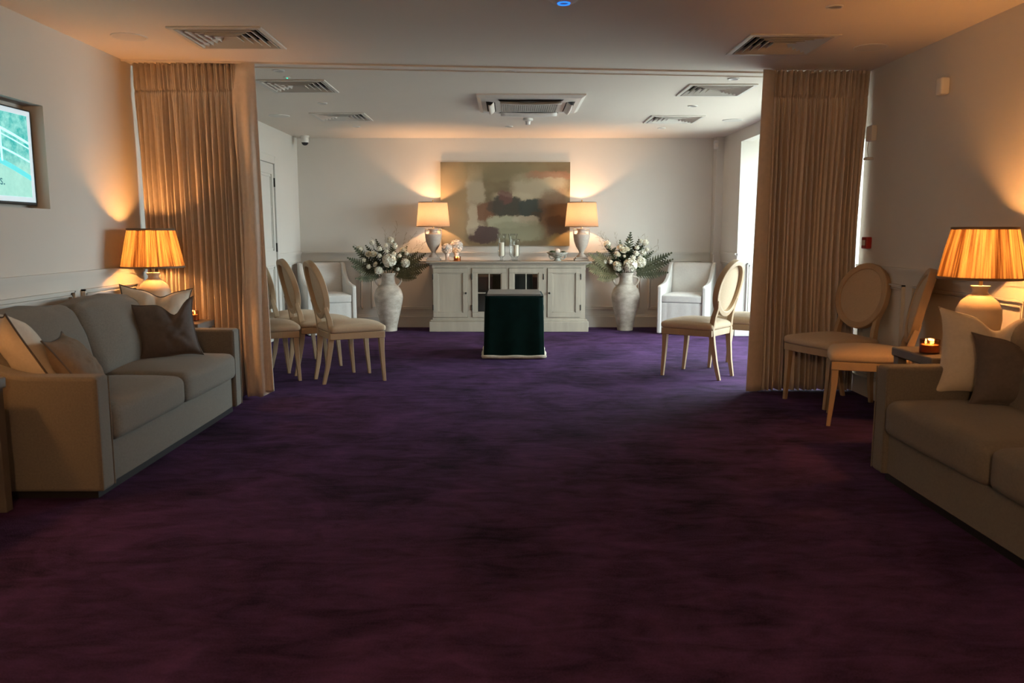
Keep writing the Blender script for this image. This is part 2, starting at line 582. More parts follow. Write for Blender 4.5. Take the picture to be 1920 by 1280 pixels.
def dup(o, loc, rz=None, label=None, group=None, scale=None):
    def cp(a, par):
        c = a.copy()
        col.objects.link(c)
        if par is not None:
            c.parent = par
            c.matrix_parent_inverse = a.matrix_parent_inverse
        for ch in kids.get(a.name, []):
            cp(ch, c)
        return c
    kids = {}
    for b in list(bpy.data.objects):
        if b.parent is not None:
            kids.setdefault(b.parent.name, []).append(b)
    r = cp(o, None)
    r.location = loc
    if rz is not None:
        r.rotation_euler = (0, 0, rz)
    if scale is not None:
        r.scale = scale
    if label: r['label'] = label
    if group: r['group'] = group
    return r

def struct(o):
    o['kind'] = 'structure'
    return o

def point(name, loc, power, color, radius=0.03, parent=None):
    d = bpy.data.lights.new(name, 'POINT')
    d.energy = power
    d.color = color
    d.shadow_soft_size = radius
    o = bpy.data.objects.new(name, d)
    col.objects.link(o)
    o.location = loc
    if parent is not None:
        o.parent = parent
    return o

# ------------------------------------------------------------------ room shell
T = 0.12
struct(MB().box(XL - T, BAYX + T, YN - T, YB + T, -0.1, 0).build('floor', M['carpet']))

vx = [(-1.995, -1.445), (1.455, 2.005)]
vents = [(-1.72, 5.13), (-1.72, 6.75), (-1.72, 8.48), (1.73, 5.29), (1.73, 6.92), (1.73, 8.65)]
VH = 0.25   # half opening
cb = MB()
for side in (-1, 1):
    xs = (XL - T, 0) if side < 0 else (0, BAYX + T)
    vs_ = sorted([v for v in vents if v[0] * side > 0], key=lambda q: q[1])
    vxm = vs_[0][0]
    cb.box(xs[0], vxm - VH, YN - T, YB + T, H, H + .05)
    cb.box(vxm + VH, xs[1], YN - T, YB + T, H, H + .05)
    ys = YN - T
    for (_, vy) in vs_:
        cb.box(vxm - VH, vxm + VH, ys, vy - VH, H, H + .05)
        ys = vy + VH
    cb.box(vxm - VH, vxm + VH, ys, YB + T, H, H + .05)
struct(cb.build('ceiling', M['ceiling']))

# walls
struct(MB().box(XL - T, BAYX + T, YB, YB + T, 0, H).build('wall_back', M['wall']))
struct(MB().box(XL - T, XR + T, YN - T, YN, 0, H).build('wall_front', M['wall']))
# left wall with the screen recess: opening y 2.9..4.745, z 1.35..1.93
TY0, TY1, TZ0, TZ1 = 3.62, 4.745, 1.35, 1.935
lw = MB()
lw.box(XL - T, XL, YN, TY0, 0, H)
lw.box(XL - T, XL, TY1, YB, 0, H)
lw.box(XL - T, XL, TY0, TY1, 0, TZ0)
lw.box(XL - T, XL, TY0, TY1, TZ1, H)
lw.box(XL - T - .03, XL - T + .005, TY0, TY1, TZ0, TZ1)
struct(lw.build('wall_left', M['wall']))
rw = MB()
rw.box(XR, XR + T, YN, BAY0, 0, H)
rw.box(XR, XR + T, BAY1, YB, 0, H)
rw.box(XR, XR + T, BAY0, BAY1, HEAD, H)
struct(rw.build('wall_right', M['wall']))
# bay: cheeks, low wall under the window, wall over it
SILL = 0.22
bw = MB()
bw.box(XR + T, BAYX + T, BAY0 - .12, BAY0, 0, H)
bw.box(XR + T, BAYX + T, BAY1, BAY1 + .12, 0, H)
bw.box(BAYX, BAYX + T, BAY0, BAY1, 0, SILL)
bw.box(BAYX, BAYX + T, BAY0, BAY1, HEAD - .04, H)
struct(bw.build('wall_bay', M['wall']))
# window frames in the bay
wf = MB()
for (a, b_) in ((BAY0, BAY0 + .07), (BAY1 - .07, BAY1), (7.20, 7.26), (8.33, 8.39)):
    wf.box(BAYX + .02, BAYX + .08, a, b_, SILL, HEAD - .04)
wf.box(BAYX + .02, BAYX + .08, BAY0, BAY1, SILL, SILL + .07)
wf.box(BAYX + .02, BAYX + .08, BAY0, BAY1, HEAD - .11, HEAD - .04)
w1 = struct(wf.build('window_1', M['white'], bevel=.004))
MB().box(BAYX + .045, BAYX + .05, BAY0 + .02, BAY1 - .02, SILL + .02, HEAD - .06).build('pane', M['winglass'], w1)
struct(MB().box(BAYX + T, 30, -20, 30, -0.25, -0.1).build('terrace', M['paving']))
# boxed pipe in the right far corner
struct(MB().box(2.585, XR + .02, 10.19, YB, 0, H).build('trim_1', M['wall'], bevel=.004))

# dado rail, skirting and panel mouldings (one moulding run per wall)
RZ = 0.965
def rail_profile_box(b, x0, x1, y0, y1, nx, ny):
    """rail hugging a wall: nx,ny = direction out of the wall"""
    for (d, z0, z1) in ((.026, RZ - .004, RZ + .012), (.018, RZ - .014, RZ - .004), (.010, RZ - .032, RZ - .014)):
        if nx:
            a, c = (x0, x0 + nx * d)
            b.box(min(a, c), max(a, c), y0, y1, z0, z1)
        else:
            a, c = (y0, y0 + ny * d)
            b.box(x0, x1, min(a, c), max(a, c), z0, z1)
def skirt(b, x0, x1, y0, y1, nx, ny):
    for (d, z0, z1) in ((.018, 0, .125), (.024, .125, .14), (.012, .14, .16)):
        if nx:
            a, c = (x0, x0 + nx * d)
            b.box(min(a, c), max(a, c), y0, y1, z0, z1)
        else:
            a, c = (y0, y0 + ny * d)
            b.box(x0, x1, min(a, c), max(a, c), z0, z1)
def frame(b, axis, w, n, a0, a1, z0=.235, z1=.862):
    """panel moulding rectangle on a wall"""
    for (o, wd, d) in ((0, .010, .026), (.010, .014, .008), (.026, .009, .020)):
        A0, A1, Z0, Z1 = a0 + o, a1 - o, z0 + o, z1 - o
        for (p0, p1, q0, q1) in ((A0, A1, Z0, Z0 + wd), (A0, A1, Z1 - wd, Z1), (A0, A0 + wd, Z0, Z1), (A1 - wd, A1, Z0, Z1)):
            lo, hi = min(w, w + n * d), max(w, w + n * d)
            if axis == 'x':
                b.box(lo, hi, p0, p1, q0, q1)
            else:
                b.box(p0, p1, lo, hi, q0, q1)

b = MB(); rail_profile_box(b, XL, 0, YN, 8.72, 1, 0); rail_profile_box(b, XL, 0, 9.34, YB, 1, 0)
struct(b.build('trim_2', M['panel']))
b = MB(); rail_profile_box(b, XR, 0, YN, BAY0 - .01, -1, 0); rail_profile_box(b, XR, 0, BAY1, 10.19, -1, 0)
struct(b.build('trim_3', M['panel']))
b = MB(); rail_profile_box(b, XL, 2.585, YB, 0, 0, -1); b.box(2.565, XR, 10.17, 10.19, RZ - .02, RZ + .012)
struct(b.build('trim_4', M['panel']))
b = MB(); rail_profile_box(b, XR, BAYX, BAY1, 0, 0, -1)
struct(b.build('trim_5', M['panel']))
b = MB(); skirt(b, XL, 0, YN, 8.72, 1, 0); skirt(b, XL, 0, 9.34, YB, 1, 0)
struct(b.build('baseboard_left', M['panel']))
b = MB(); skirt(b, XR, 0, YN, BAY0 - .01, -1, 0); skirt(b, XR, 0, BAY1, 10.19, -1, 0)
struct(b.build('baseboard_right', M['panel']))
b = MB(); skirt(b, XL, 2.585, YB, 0, 0, -1)
struct(b.build('baseboard_back', M['panel']))
b = MB(); skirt(b, XR, BAYX, BAY1, 0, 0, -1)
struct(b.build('baseboard_bay', M['panel']))
b = MB()
for (a0, a1) in ((2.2, 3.5), (3.61, 4.905), (5.015, 5.75), (5.9, 7.1), (7.2, 8.62), (9.42, 10.25)):
    frame(b, 'x', XL, 1, a0, a1)
struct(b.build('trim_6', M['panel']))
b = MB()
for (a0, a1) in ((2.7, 4.0), (4.11, 5.27), (5.40, 6.05), (9.55, 10.1)):
    frame(b, 'x', XR, -1, a0, a1)
struct(b.build('trim_7', M['panel']))
b = MB()
for (a0, a1) in ((-2.58, -1.90), (-1.80, -0.62), (-0.52, .55), (.65, 1.70), (1.80, 2.48)):
    frame(b, 'y', YB, -1, a0, a1)
frame(b, 'y', BAY1, -1, XR + .12, BAYX - .1)
struct(b.build('trim_8', M['panel']))

# curtain track let into the ceiling
b = MB()
def trk(off, w, z0, z1):
    x0, y0, x1, y1 = XL, 5.74 + off, XR, 6.23 + off
    b.add([(x0, y0, z0), (x1, y1, z0), (x1, y1 + w, z0), (x0, y0 + w, z0), (x0, y0, z1), (x1, y1, z1), (x1, y1 + w, z1), (x0, y0 + w, z1)],
          [(0, 3, 2, 1), (4, 5, 6, 7), (0, 1, 5, 4), (2, 3, 7, 6), (0, 4, 7, 3), (1, 2, 6, 5)])
trk(0.0, .016, H - .012, H); trk(.15, .016, H - .012, H)
trk(0.016, .134, H - .004, H)
struct(b.build('trim_9', M['ceiling']))

# door in the far part of the left wall
dr = struct(MB().box(XL + .002, XL + .012, 8.42, 9.23, 0, 1.98).build('door_1', M['panel']))
b = MB()
for (z0, z1) in ((.15, .85), (1.0, 1.88)):
    for (o, d) in ((0, .014), (.03, .009)):
        for q in ((8.52 + o, 9.13 - o, z0 + o, z0 + o + .015), (8.52 + o, 9.13 - o, z1 - o - .015, z1 - o), (8.52 + o, 8.535 + o, z0 + o, z1 - o), (9.115 - o, 9.13 - o, z0 + o, z1 - o)):
            b.box(XL + .012, XL + .012 + d, q[0], q[1], q[2], q[3])
b.build('door_moulding', M['panel'], dr)
for z in (.22, 1.05, 1.78):
    MB().box(XL + .01, XL + .028, 9.225, 9.24, z - .05, z + .05).build('hinge', M['iron'], dr)
b = MB()
b.box(XL, XL + .03, 9.24, 9.33, 0, 2.07)
b.box(XL, XL + .03, 8.32, 8.41, 0, 2.07)
b.box(XL, XL + .03, 8.41, 9.24, 1.985, 2.07)
struct(b.build('trim_10', M['panel'], bevel=.006))

# ------------------------------------------------------------------ screen in the recess
tv = thing('wall_screen', 'lit flat screen with a turquoise garden picture set into the left wall', 'screen', (XL - .07, 4.16, 1.635))
MB().box(-.02, .018, -.50, .545, -.265, .265).build('casing', M['black'], tv, bevel=.004)
MB().box(.018, .021, -.485, .530, -.250, .256).build('picture_border', M['mount'], tv)
MB().box(.021, .0235, -.45, .495, -.222, .228).build('display', M['screen'], tv)
b = MB()
def arc(z0, sag, w, y0=-.45, y1=.495):
    pts = []
    n = 14
    for i in range(n + 1):
        t = i / n
        pts.append((y0 + (y1 - y0) * t, z0 - sag * t * t))
    for i in range(n):
        (a, za), (c, zc) = pts[i], pts[i + 1]
        b.add([(.0245, a, za), (.0245, c, zc), (.0245, c, zc + w), (.0245, a, za + w)], [(0, 1, 2, 3)])
arc(.20, .13, .016); arc(.175, .13, .008); arc(.10, .13, .011)
for yv in (-.25, -.02, .20, .235):
    t = (yv + .45) / .945
    zt = .20 - .13 * t * t
    b.box(.0240, .0246, yv, yv + .016, zt - .17, zt)
b.build('painted_rails', M['rail_img'], tv)
b = MB(); arc(.03, .16, .03)
b.build('painted_bank', M['rail_img2'], tv)
fc = bpy.data.curves.new('caption', 'FONT')
fc.body = 's.'
fc.size = .075
fo = bpy.data.objects.new('caption', fc)
col.objects.link(fo)
dg = bpy.context.evaluated_depsgraph_get()
cm = bpy.data.meshes.new_from_object(fo.evaluated_get(dg))
bpy.data.objects.remove(fo)
co = bpy.data.objects.new('caption', cm)
cm.materials.clear(); cm.materials.append(M['ink'])
col.objects.link(co)
co.parent = tv
co.location = (.0255, .205, -.165)
co.rotation_euler = (R(90), 0, R(90))

# ------------------------------------------------------------------ curtains
def curtain(name, label, x0, x1, y, pleats, seed, edge_right, lean=0.0, hem=0.012, gap=None):
    t = thing(name, label, 'curtain', ((x0 + x1) / 2, y, 0))
    cx = (x0 + x1) / 2
    rr = random.Random(seed)
    ph = [0.0]
    for i in range(pleats):
        ph.append(ph[-1] + rr.uniform(.6, 1.4))
    tot = ph[-1]
    ph = [p / tot for p in ph]
    amps = [rr.uniform(.7, 1.15) for _ in range(pleats + 1)]
    drift = [rr.uniform(-.012, .012) for _ in range(pleats + 1)]
    ztop = H - .004
    zpin = ztop - .185

    rows = [hem + (zpin - .06 - hem) * k / 30 for k in range(31)] + [zpin - .05 + .10 * k / 12 for k in range(13)] + [zpin + .06 + (ztop - zpin - .06) * k / 4 for k in range(5)]

    def zrow(v):
        return rows[int(round(v * (len(rows) - 1)))]

    def locate(u):
        for i in range(pleats):
            if u <= ph[i + 1]:
                return i, (u - ph[i]) / (ph[i + 1] - ph[i])
        return pleats - 1, 1.0

    def fn(u, v):
        z = zrow(v)
        i, f = locate(u)
        a = .042 * amps[i]
        if z > zpin:
            k = (z - zpin) / (ztop - zpin)
            ya = a * .62 * (.45 + .7 * k)
            w = math.sin(2 * PI * f) + .6 * math.sin(6 * PI * f)
            yo = ya * w
        else:
            k = min(1, (zpin - z) / .5)
            pin = math.exp(-((z - zpin) / .045) ** 2)
            low = (zpin - z) / zpin
            ya = a * (.38 + .62 * k) * (1 - .65 * pin)
            w = math.sin(2 * PI * f + .5 * math.sin(3 * low + i)) + (1 - .8 * k) * .45 * math.sin(6 * PI * f) + .22 * math.sin(4 * PI * f + i)
            yo = ya * w
        x = x0 + (x1 - x0) * u
        v = (z - hem) / (ztop - hem)
        lw_ = (1 - v)
        yo += .012 * math.exp(-((z - zpin) / .010) ** 2) * (1 + math.sin(6 * PI * f))
        x += lean * (u ** 3 if edge_right else (1 - u) ** 3) * lw_ + drift[i] * lw_ * math.sin(PI * f)
        if gap:
            x += gap * math.sin(PI * min(1, max(0, (v - .08) / .85))) * ((1 - u) if edge_right else -u) ** 1
        return (x - cx, yo, z)
    MB().grid(fn, pleats * 14, 49).build('drape', M['curtain'], t, smooth=True, solid=.003)
    for i in range(0, pleats):
        xx = x0 + (x1 - x0) * ph[i] - cx
        MB().tube([(xx, .030, ztop - .05), (xx, .034, H - .001)], .003, 6).build('curtain_hook', M['white'], t)
    return t

ctl = curtain('curtain', 'gathered beige curtain behind the left sofa and its lit table lamp', -2.655, -1.93, 5.86, 18, 3, True, lean=.02, gap=.022)
b = MB()
def edge_l(u, v):
    z = .012 + (H - .02) * v
    fl = (1 - v)
    x = -1.945 + .165 * u - (.02 * (1 - u)) * math.sin(v * 9)
    return (x + .045 * fl ** 1.5 * u, -.022 * math.sin(PI * u) - .016 * math.sin(3.6 * PI * u + 1.2 * fl) * min(1, (1 - v) * 4) - .05 * u, z + (.045 * max(0, (u - .55)) / .45 * (1 if v < .02 else 0)))
e = MB().grid(edge_l, 18, 40).build('leading_edge', M['curtain'], ctl, smooth=True, solid=.004)
e.location = (2.2925, 0, 0)
ctr = curtain('curtain', 'gathered beige curtain beside the right wall, behind the oval-backed chair', 1.93, 2.655, 6.10, 19, 9, False, hem=.010, gap=.03)
def edge_r(u, v):
    z = .008 + (H - .018) * v
    return (1.815 + .135 * u + .035 * v * (1 - u), -.075 + .05 * u - .015 * math.sin(PI * u), z)
e = MB().grid(edge_r, 14, 40).build('leading_edge', M['curtain'], ctr, smooth=True, solid=.004)
e.location = (-2.2925, 0, 0)

# ------------------------------------------------------------------ sofas (local: front faces +x, runs along y)
def make_sofa(label, loc, rz, length):
    t = thing('sofa', label, 'sofa', loc, rz)
    D = .80
    aw = .115
    hl = length / 2
    MB().box(-D + .06, -.05, -hl + .05, hl - .05, 0, .045).build('plinth', M['black'], t)
    MB().soft(-D + .02, -.022, -hl + aw - .004, hl - aw + .004, .045, .25, r=.012, n=6).build('base_frame', M['sofa'], t, smooth=True)
    for sg in (-1, 1):
        pr = [(0, .042), (0, .572)]
        for i in range(15):
            q = i / 14
            pr.append((-.30 - .46 * q, .574 + .12 * q * q * (3 - 2 * q)))
        pr += [(-D, .70), (-D, .042)]
        y0 = sg * hl - (aw if sg > 0 else 0)
        MB().prism([(a, z) for a, z in pr], y0, y0 + aw, 'y').build('arm', M['sofa'], t, bevel=.018, segs=3)
        b = MB()
        for yy in (y0 + .004, y0 + aw - .004):
            b.tube([(.0, yy, .05), (.0, yy, .562)], .0035, 6)
        b.build('arm_seam', M['sofa'], t)
    MB().soft(-D, -D + .16, -hl + aw - .01, hl - aw + .01, .2, .74, r=.04, n=8).build('back_frame', M['sofa'], t, smooth=True)
    n = 2
    cl = (length - 2 * aw) / n
    for k in range(n):
        y0 = -hl + aw + k * cl
        def wp(q, p, y0=y0):
            u, v, w = p
            k2 = (1 - u * u) * (1 - abs(v) ** 3)
            if w > 0:
                q.z += .030 * k2
            q.x += .012 * (1 - v ** 4) * max(0, u)
            q.z += .004 * mnoise.noise(Vector((q.x * 6, q.y * 6, 3)))
            return q
        MB().soft(-.60, .012, y0 + .004, y0 + cl - .004, .245, .415, r=.045, n=16, warp=wp).build('seat_cushion', M['sofa'], t, smooth=True)
        def wb(q, p, y0=y0):
            u, v, w = p
            top = (w + 1) / 2
            q.x += (.06 * (1 - v ** 2) * (1 - w * w) if u > 0 else 0) - .13 * top
            q.z += .018 * (1 - v * v) * max(0, w) - .008 * abs(v) ** 4 * top
            q.x += .016 * mnoise.noise(Vector((q.y * 5, q.z * 6, k))) * (u > 0)
            q.z += .010 * mnoise.noise(Vector((q.y * 7, q.x * 5, k + 4))) * top
            return q
        MB().soft(-.64, -.44, y0 + .004, y0 + cl - .004, .38, .815, r=.06, n=16, warp=wb).build('back_cushion', M['sofa'], t, smooth=True)
    return t

make_sofa('dark grey two-seat sofa against the left wall under the screen', (-1.845, 4.475, 0), 0, 1.91)
make_sofa('dark grey two-seat sofa against the right wall, partly cut off by the frame edge', (1.82, 2.94, 0), PI, 1.92)

# ------------------------------------------------------------------ pillows (local: lies in xz plane, facing -y; bottom at z=0)
def make_pillow(name, label, m, w, h, th, loc, rot, chop=0.0, piping=None, seed=0, cu=.12):
    t = thing(name, label, 'cushion', loc)
    t.rotation_euler = rot
    def outline(u, v):
        # u,v in -1..1
        k = .86 + .14 * (abs(v) ** 3.0)
        k2 = .86 + .14 * (abs(u) ** 3.0)
        x = u * w / 2 * k
        z = v * h / 2 * k2
        if chop:
            g = math.exp(-((u - cu) / .30) ** 2) * max(0, (v + 1) / 2) ** 2.5
            z -= chop * g
        return x, z
    def fn_side(sg):
        def fn(a, c):
            u, v = a * 2 - 1, c * 2 - 1
            x, z = outline(u, v)
            e_ = (max(0, 1 - abs(u) ** 2.6) * max(0, 1 - abs(v) ** 2.6)) ** .62
            tt = th / 2 * e_
            if chop:
                g = math.exp(-((u - cu) / .16) ** 2) * max(0, v + .15) ** 1.2
                tt *= 1 - .55 * min(1, g)
                tt *= 1 + .18 * math.exp(-((abs(u - cu) - .42) / .25) ** 2) * max(0, v)
            tt += .010 * e_ * mnoise.noise(Vector((u * 3 + seed, v * 3, sg))) + .006 * e_ * mnoise.noise(Vector((u * 8 + seed, v * 5, sg)))
            return (x, sg * tt, z + h / 2)
        return fn
    b = MB()
    b.grid(fn_side(-1), 30, 30)
    b.grid(fn_side(1), 30, 30)
    o = b.build('cover', m, t, smooth=True)
    if piping:
        pts = []
        n = 18
        for i in range(n): pts.append(outline(-1 + 2 * i / n, -1))
        for i in range(n): pts.append(outline(1, -1 + 2 * i / n))
        for i in range(n): pts.append(outline(1 - 2 * i / n, 1))
        for i in range(n): pts.append(outline(-1, 1 - 2 * i / n))
        MB().tube([(x, 0, z + h / 2) for x, z in pts], .0045, 6, closed=True).build('piping', piping, t, smooth=True)
    return t

# left sofa
make_pillow('cushion', 'cream cushion with dark piping in the near corner of the left sofa', M['cream'], .45, .48, .18, (-2.25, 3.88, .43), (R(28), R(0), R(-45)), piping=M['piping'], seed=1)
make_pillow('cushion', 'brown cushion with a piped edge leaning on the near arm of the left sofa', M['brown2'], .36, .36, .15, (-1.99, 3.85, .425), (R(-34), R(0), R(106)), piping=M['piping'], seed=5)
make_pillow('cushion', 'large cream dark-piped cushion at the far end of the left sofa', M['cream'], .44, .46, .16, (-2.30, 5.12, .425), (R(-16), R(5), R(22)), chop=.04, piping=M['piping'], seed=9)
make_pillow('cushion', 'dark brown cushion with a chopped top at the far end of the left sofa', M['brown'], .39, .39, .15, (-2.125, 4.97, .425), (R(-20), R(-6), R(24)), chop=.085, piping=M['brown'], seed=12, cu=.34)
# right sofa
make_pillow('cushion', 'large cream cushion with a dented top on the right sofa below the lamp', M['cream'], .45, .43, .16, (2.25, 3.72, .43), (R(-14), R(3), R(-20)), chop=.07, seed=15)
make_pillow('cushion', 'dark brown cushion on the right sofa before the cream one', M['brown'], .42, .34, .15, (2.29, 3.50, .425), (R(-18), R(2), R(-20)), chop=.05, piping=M['brown'], seed=19)

# ------------------------------------------------------------------ side tables
def make_table(label, loc, w, d):
    t = thing('side_table', label, 'side table', loc)
    MB().box(-w / 2, w / 2, -d / 2, d / 2, .545, .595).build('tabletop', M['table'], t, bevel=.008)
    for sx in (-1, 1):
        for sy in (-1, 1):
            cx, cy = sx * (w / 2 - .035), sy * (d / 2 - .035)
            MB().box(cx - .024, cx + .024, cy - .024, cy + .024, 0, .545).build('leg', M['table'], t, bevel=.003)
    MB().box(-w / 2 + .03, w / 2 - .03, -d / 2 + .03, d / 2 - .03, .18, .20).build('shelf', M['table'], t)
    return t
make_table('dark side table between the left sofa and the curtain', (-2.395, 5.605, 0), .53, .31)
make_table('dark side table behind the far arm of the right sofa', (2.375, 4.135, 0), .55, .42)
make_table('dark side table at the near end of the left sofa, cut by the frame edge', (-2.42, 3.19, 0), .47, .48)

# ------------------------------------------------------------------ pleated table lamps
def make_lamp(label, loc, s=1.0):
    t = thing('table_lamp', label, 'lamp', loc)
    pr = [(.0, 0), (.070, 0), (.074, .012), (.070, .02), (.085, .06), (.105, .12), (.111, .17), (.107, .22), (.088, .262), (.055, .292), (.037, .308), (.035, .325), (.044, .338), (.045, .344), (.0, .346)]
    MB().lathe(pr, seg=40).build('lamp_base', M['ceramic'], t, smooth=True)
    MB().tube([(0, 0, .34), (0, 0, .42)], .010, 10).build('lamp_neck', M['brass'], t, smooth=True)
    r0, r1, z0, z1 = .205, .152, .385, .640
    rr = random.Random(4)
    npl = 84
    am = [rr.uniform(.4, 1.3) for _ in range(npl)]
    def sh(u, v):
        a = u * 2 * PI
        i = int(u * npl) % npl
        r = r0 + (r1 - r0) * v
        env = .35 + .65 * math.sin(PI * v)
        r += .0030 * am[i] * math.sin(u * npl * 2 * PI) * env
        return (r * math.cos(a), r * math.sin(a), z0 + (z1 - z0) * v)
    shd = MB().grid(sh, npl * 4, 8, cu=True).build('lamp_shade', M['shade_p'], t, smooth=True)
    for (rr_, zz) in ((r0 + .001, z0), (r1 + .001, z1)):
        MB().lathe([(rr_ - .004, zz - .006), (rr_ + .003, zz - .006), (rr_ + .003, zz + .007), (rr_ - .004, zz + .007), (rr_ - .004, zz - .006)], seg=64).build('shade_trim', M['trim'], shd, smooth=False)
    b = MB()
    for k in range(3):
        a = k * 2 * PI / 3 + .4
        b.tube([(0, 0, .60), (r1 * math.cos(a), r1 * math.sin(a), .632)], .0018, 5)
    b.tube([(0, 0, .48), (0, 0, .60)], .003, 6)
    b.build('shade_carrier', M['brass'], t)
    MB().lathe([(0, .43), (.012, .43), (.014, .45), (.027, .48), (.030, .50), (.024, .522), (.010, .534), (0, .536)], seg=20).build('bulb', M['bulb'], t, smooth=True)
    p = point('bulb_light', (0, 0, .50), LAMP_W * s, LAMP_COL, .034, t)
    return t
make_lamp('lit cream table lamp with pleated shade beside the left curtain', (-2.468, 5.57, .595))
make_lamp('lit cream table lamp with pleated shade against the right wall', (2.455, 4.16, .595))
make_lamp('lit table lamp on the near left side table, outside the frame', (-2.43, 3.12, .595), .65)
make_table('dark side table added under the unseen fill lamp by the right sofa', (2.40, 1.70, 0), .50, .42)  # added out of view to carry the fill lamp
make_lamp('unseen table lamp added as fill at the near end of the right sofa', (2.43, 1.70, .595), .25)  # added lamp out of view, lifts the near-room light

# ------------------------------------------------------------------ candles in jars
def make_jar(label, loc, r=.045, h=.072, s=1.0):
    t = thing('jar_candle', label, 'candle', loc)
    MB().lathe([(0, .002), (r, .002), (r + .002, .01), (r + .002, h), (r - .002, h), (r - .002, .008), (0, .008)], seg=32).build('glass_jar', M['jar'], t, smooth=True)
    MB().lathe([(0, .009), (r - .003, .009), (r - .003, h * .62), (0, h * .60)], seg=28).build('wax', M['wax_lit'], t, smooth=True)
    for k in range(3):
        a = 2 * PI * k / 3 + .3
        x, y = .020 * math.cos(a), .020 * math.sin(a)
        f = MB().lathe([(0, 0), (.0045, .006), (.0050, .011), (.003, .019), (0, .027)], c=(x, y, h * .64), seg=10).build('flame', M['flame'], t, smooth=True)
    point('candle_light', (0, 0, h * .64 + .02), .35 * s, (1.0, .5, .18), .012, t)
    return t
make_jar('lit candle in an amber glass jar by the left curtain', (-2.245, 5.64, .595), s=.8)
make_jar('lit candle in an amber glass jar beside the right sofa arm', (2.175, 4.09, .595), .047)
make_jar('small lit candle in an amber jar on the sideboard', (-.645, 9.98, .865), .042, .062)

# ------------------------------------------------------------------ oval-back chairs (local: faces +y)
def make_chair(label, loc, rz, group=None):
    t = thing('dining_chair', label, 'chair', loc, rz, group)
    # seat: trapezoid plan, domed
    def ws(q, p):
        u, v, w = p
        k = 1 - .10 * (1 - (v + 1) / 2)
        q.x *= k
        q.y += .018 * (1 - u * u) * max(0, v)
        if w > 0:
            q.z += .035 * (1 - abs(u) ** 2.4) * (1 - abs(v) ** 2.4)
        return q
    MB().soft(-.245, .245, -.215, .245, .415, .472, r=.026, n=14, warp=ws).build('seat', M['seatfab'], t, smooth=True)
    b = MB()
    b.prism([(-.237, .236), (.237, .236), (.212, -.21), (-.212, -.21)], .365, .418, 'z')
    b.build('seat_frame', M['oak'], t, bevel=.004)
    for sx in (-1, 1):
        def leg_sq(path, name='leg'):
            b = MB()
            vs = []
            for (x, y, z, wx, wy) in path:
                vs += [(x - wx, y - wy, z), (x + wx, y - wy, z), (x + wx, y + wy, z), (x - wx, y + wy, z)]
            fs = [(3, 2, 1, 0)]
            n = len(path)
            for i in range(n - 1):
                for k in range(4):
                    a_, c_ = i * 4 + k, i * 4 + (k + 1) % 4
                    fs.append((a_, c_, c_ + 4, a_ + 4))
            fs.append(tuple((n - 1) * 4 + k for k in range(4)))
            b.add(vs, fs)
            return b.build(name, M['oak'], t, bevel=.003)
        leg_sq([(sx * .200, .235, 0, .0125, .0125), (sx * .206, .215, .25, .018, .018), (sx * .210, .208, .416, .0235, .0235)])
        leg_sq([(sx * .134, -.252, 0, .0125, .0135), (sx * .146, -.222, .14, .015, .017), (sx * .162, -.200, .30, .017, .021), (sx * .176, -.190, .42, .018, .023),
                (sx * .170, -.207, .53, .017, .021), (sx * .166, -.228, .60, .016, .018), (sx * .190, -.245, .665, .014, .014)])
    # oval back, in a plane leaning back
    A_, B_ = .232, .240
    tilt = R(13)
    Mx = Matrix.Translation((0, -.262, .760)) @ Matrix.Rotation(tilt, 4, 'X')
    def ring(u, v):
        a = u * 2 * PI
        k = int(round(v * 4)) % 4
        dr_, dy = [(0, -.028), (0, .020), (-.044, .020), (-.044, -.028)][k]
        bow = .018 * math.cos(a) ** 2
        return ((A_ + dr_) * math.cos(a), dy + bow, (B_ + dr_) * math.sin(a))
    b = MB()
    b.grid(lambda u, v: ring(u, v), 56, 4, cu=True, cv=True, m=Mx)
    # grid with cv uses v=j/4
    b.build('back_ring', M['oak'], t, bevel=.005)
    def pad(sg, dome, off):
        def fn(u, v):
            a = u * 2 * PI
            r_ = v
            bow = .018 * (math.cos(a) * r_) ** 2
            return ((A_ - .043) * r_ * math.cos(a), off + bow + sg * dome * (1 - r_ ** 3), (B_ - .043) * r_ * math.sin(a))
        return fn
    b = MB()
    b.grid(pad(1, .026, .010), 48, 9, cu=True, m=Mx)
    b.grid(pad(-1, .004, .004), 48, 9, cu=True, m=Mx)
    b.build('back_pad', M['seatfab'], t, smooth=True)
    return t

def face(dx, dy):
    return math.atan2(dy, dx) - PI / 2
fa = face(.885, .465)
c0 = make_chair('oval-backed oak chair, nearest and rightmost of the left-hand rows', (-1.335, 6.60, 0), fa)
dup(c0, (-1.665, 6.99, 0), fa, 'oval-backed oak chair directly behind the rightmost left-hand chair')
dup(c0, (-1.99, 7.39, 0), fa, 'rearmost oval-backed oak chair on the left, half behind the curtain')
dup(c0, (-2.035, 6.60, 0), fa, 'near oval-backed oak chair on the left, its seat poking from the curtain')
fe = face(-.78, .62)
dup(c0, (1.625, 6.79, 0), fe, 'oval-backed oak chair on the right, seen whole beside the curtain edge')
dup(c0, (2.125, 7.18, 0), fe, 'oval-backed oak chair on the right, mostly hidden by the curtain')
dup(c0, (2.325, 5.685, 0), face(-.93, -.37), 'shaded oval-backed chair in front of the right curtain')
dup(c0, (2.315, 5.05, 0), face(-.93, .37), 'orange-lit chair between the right curtain and the right sofa')

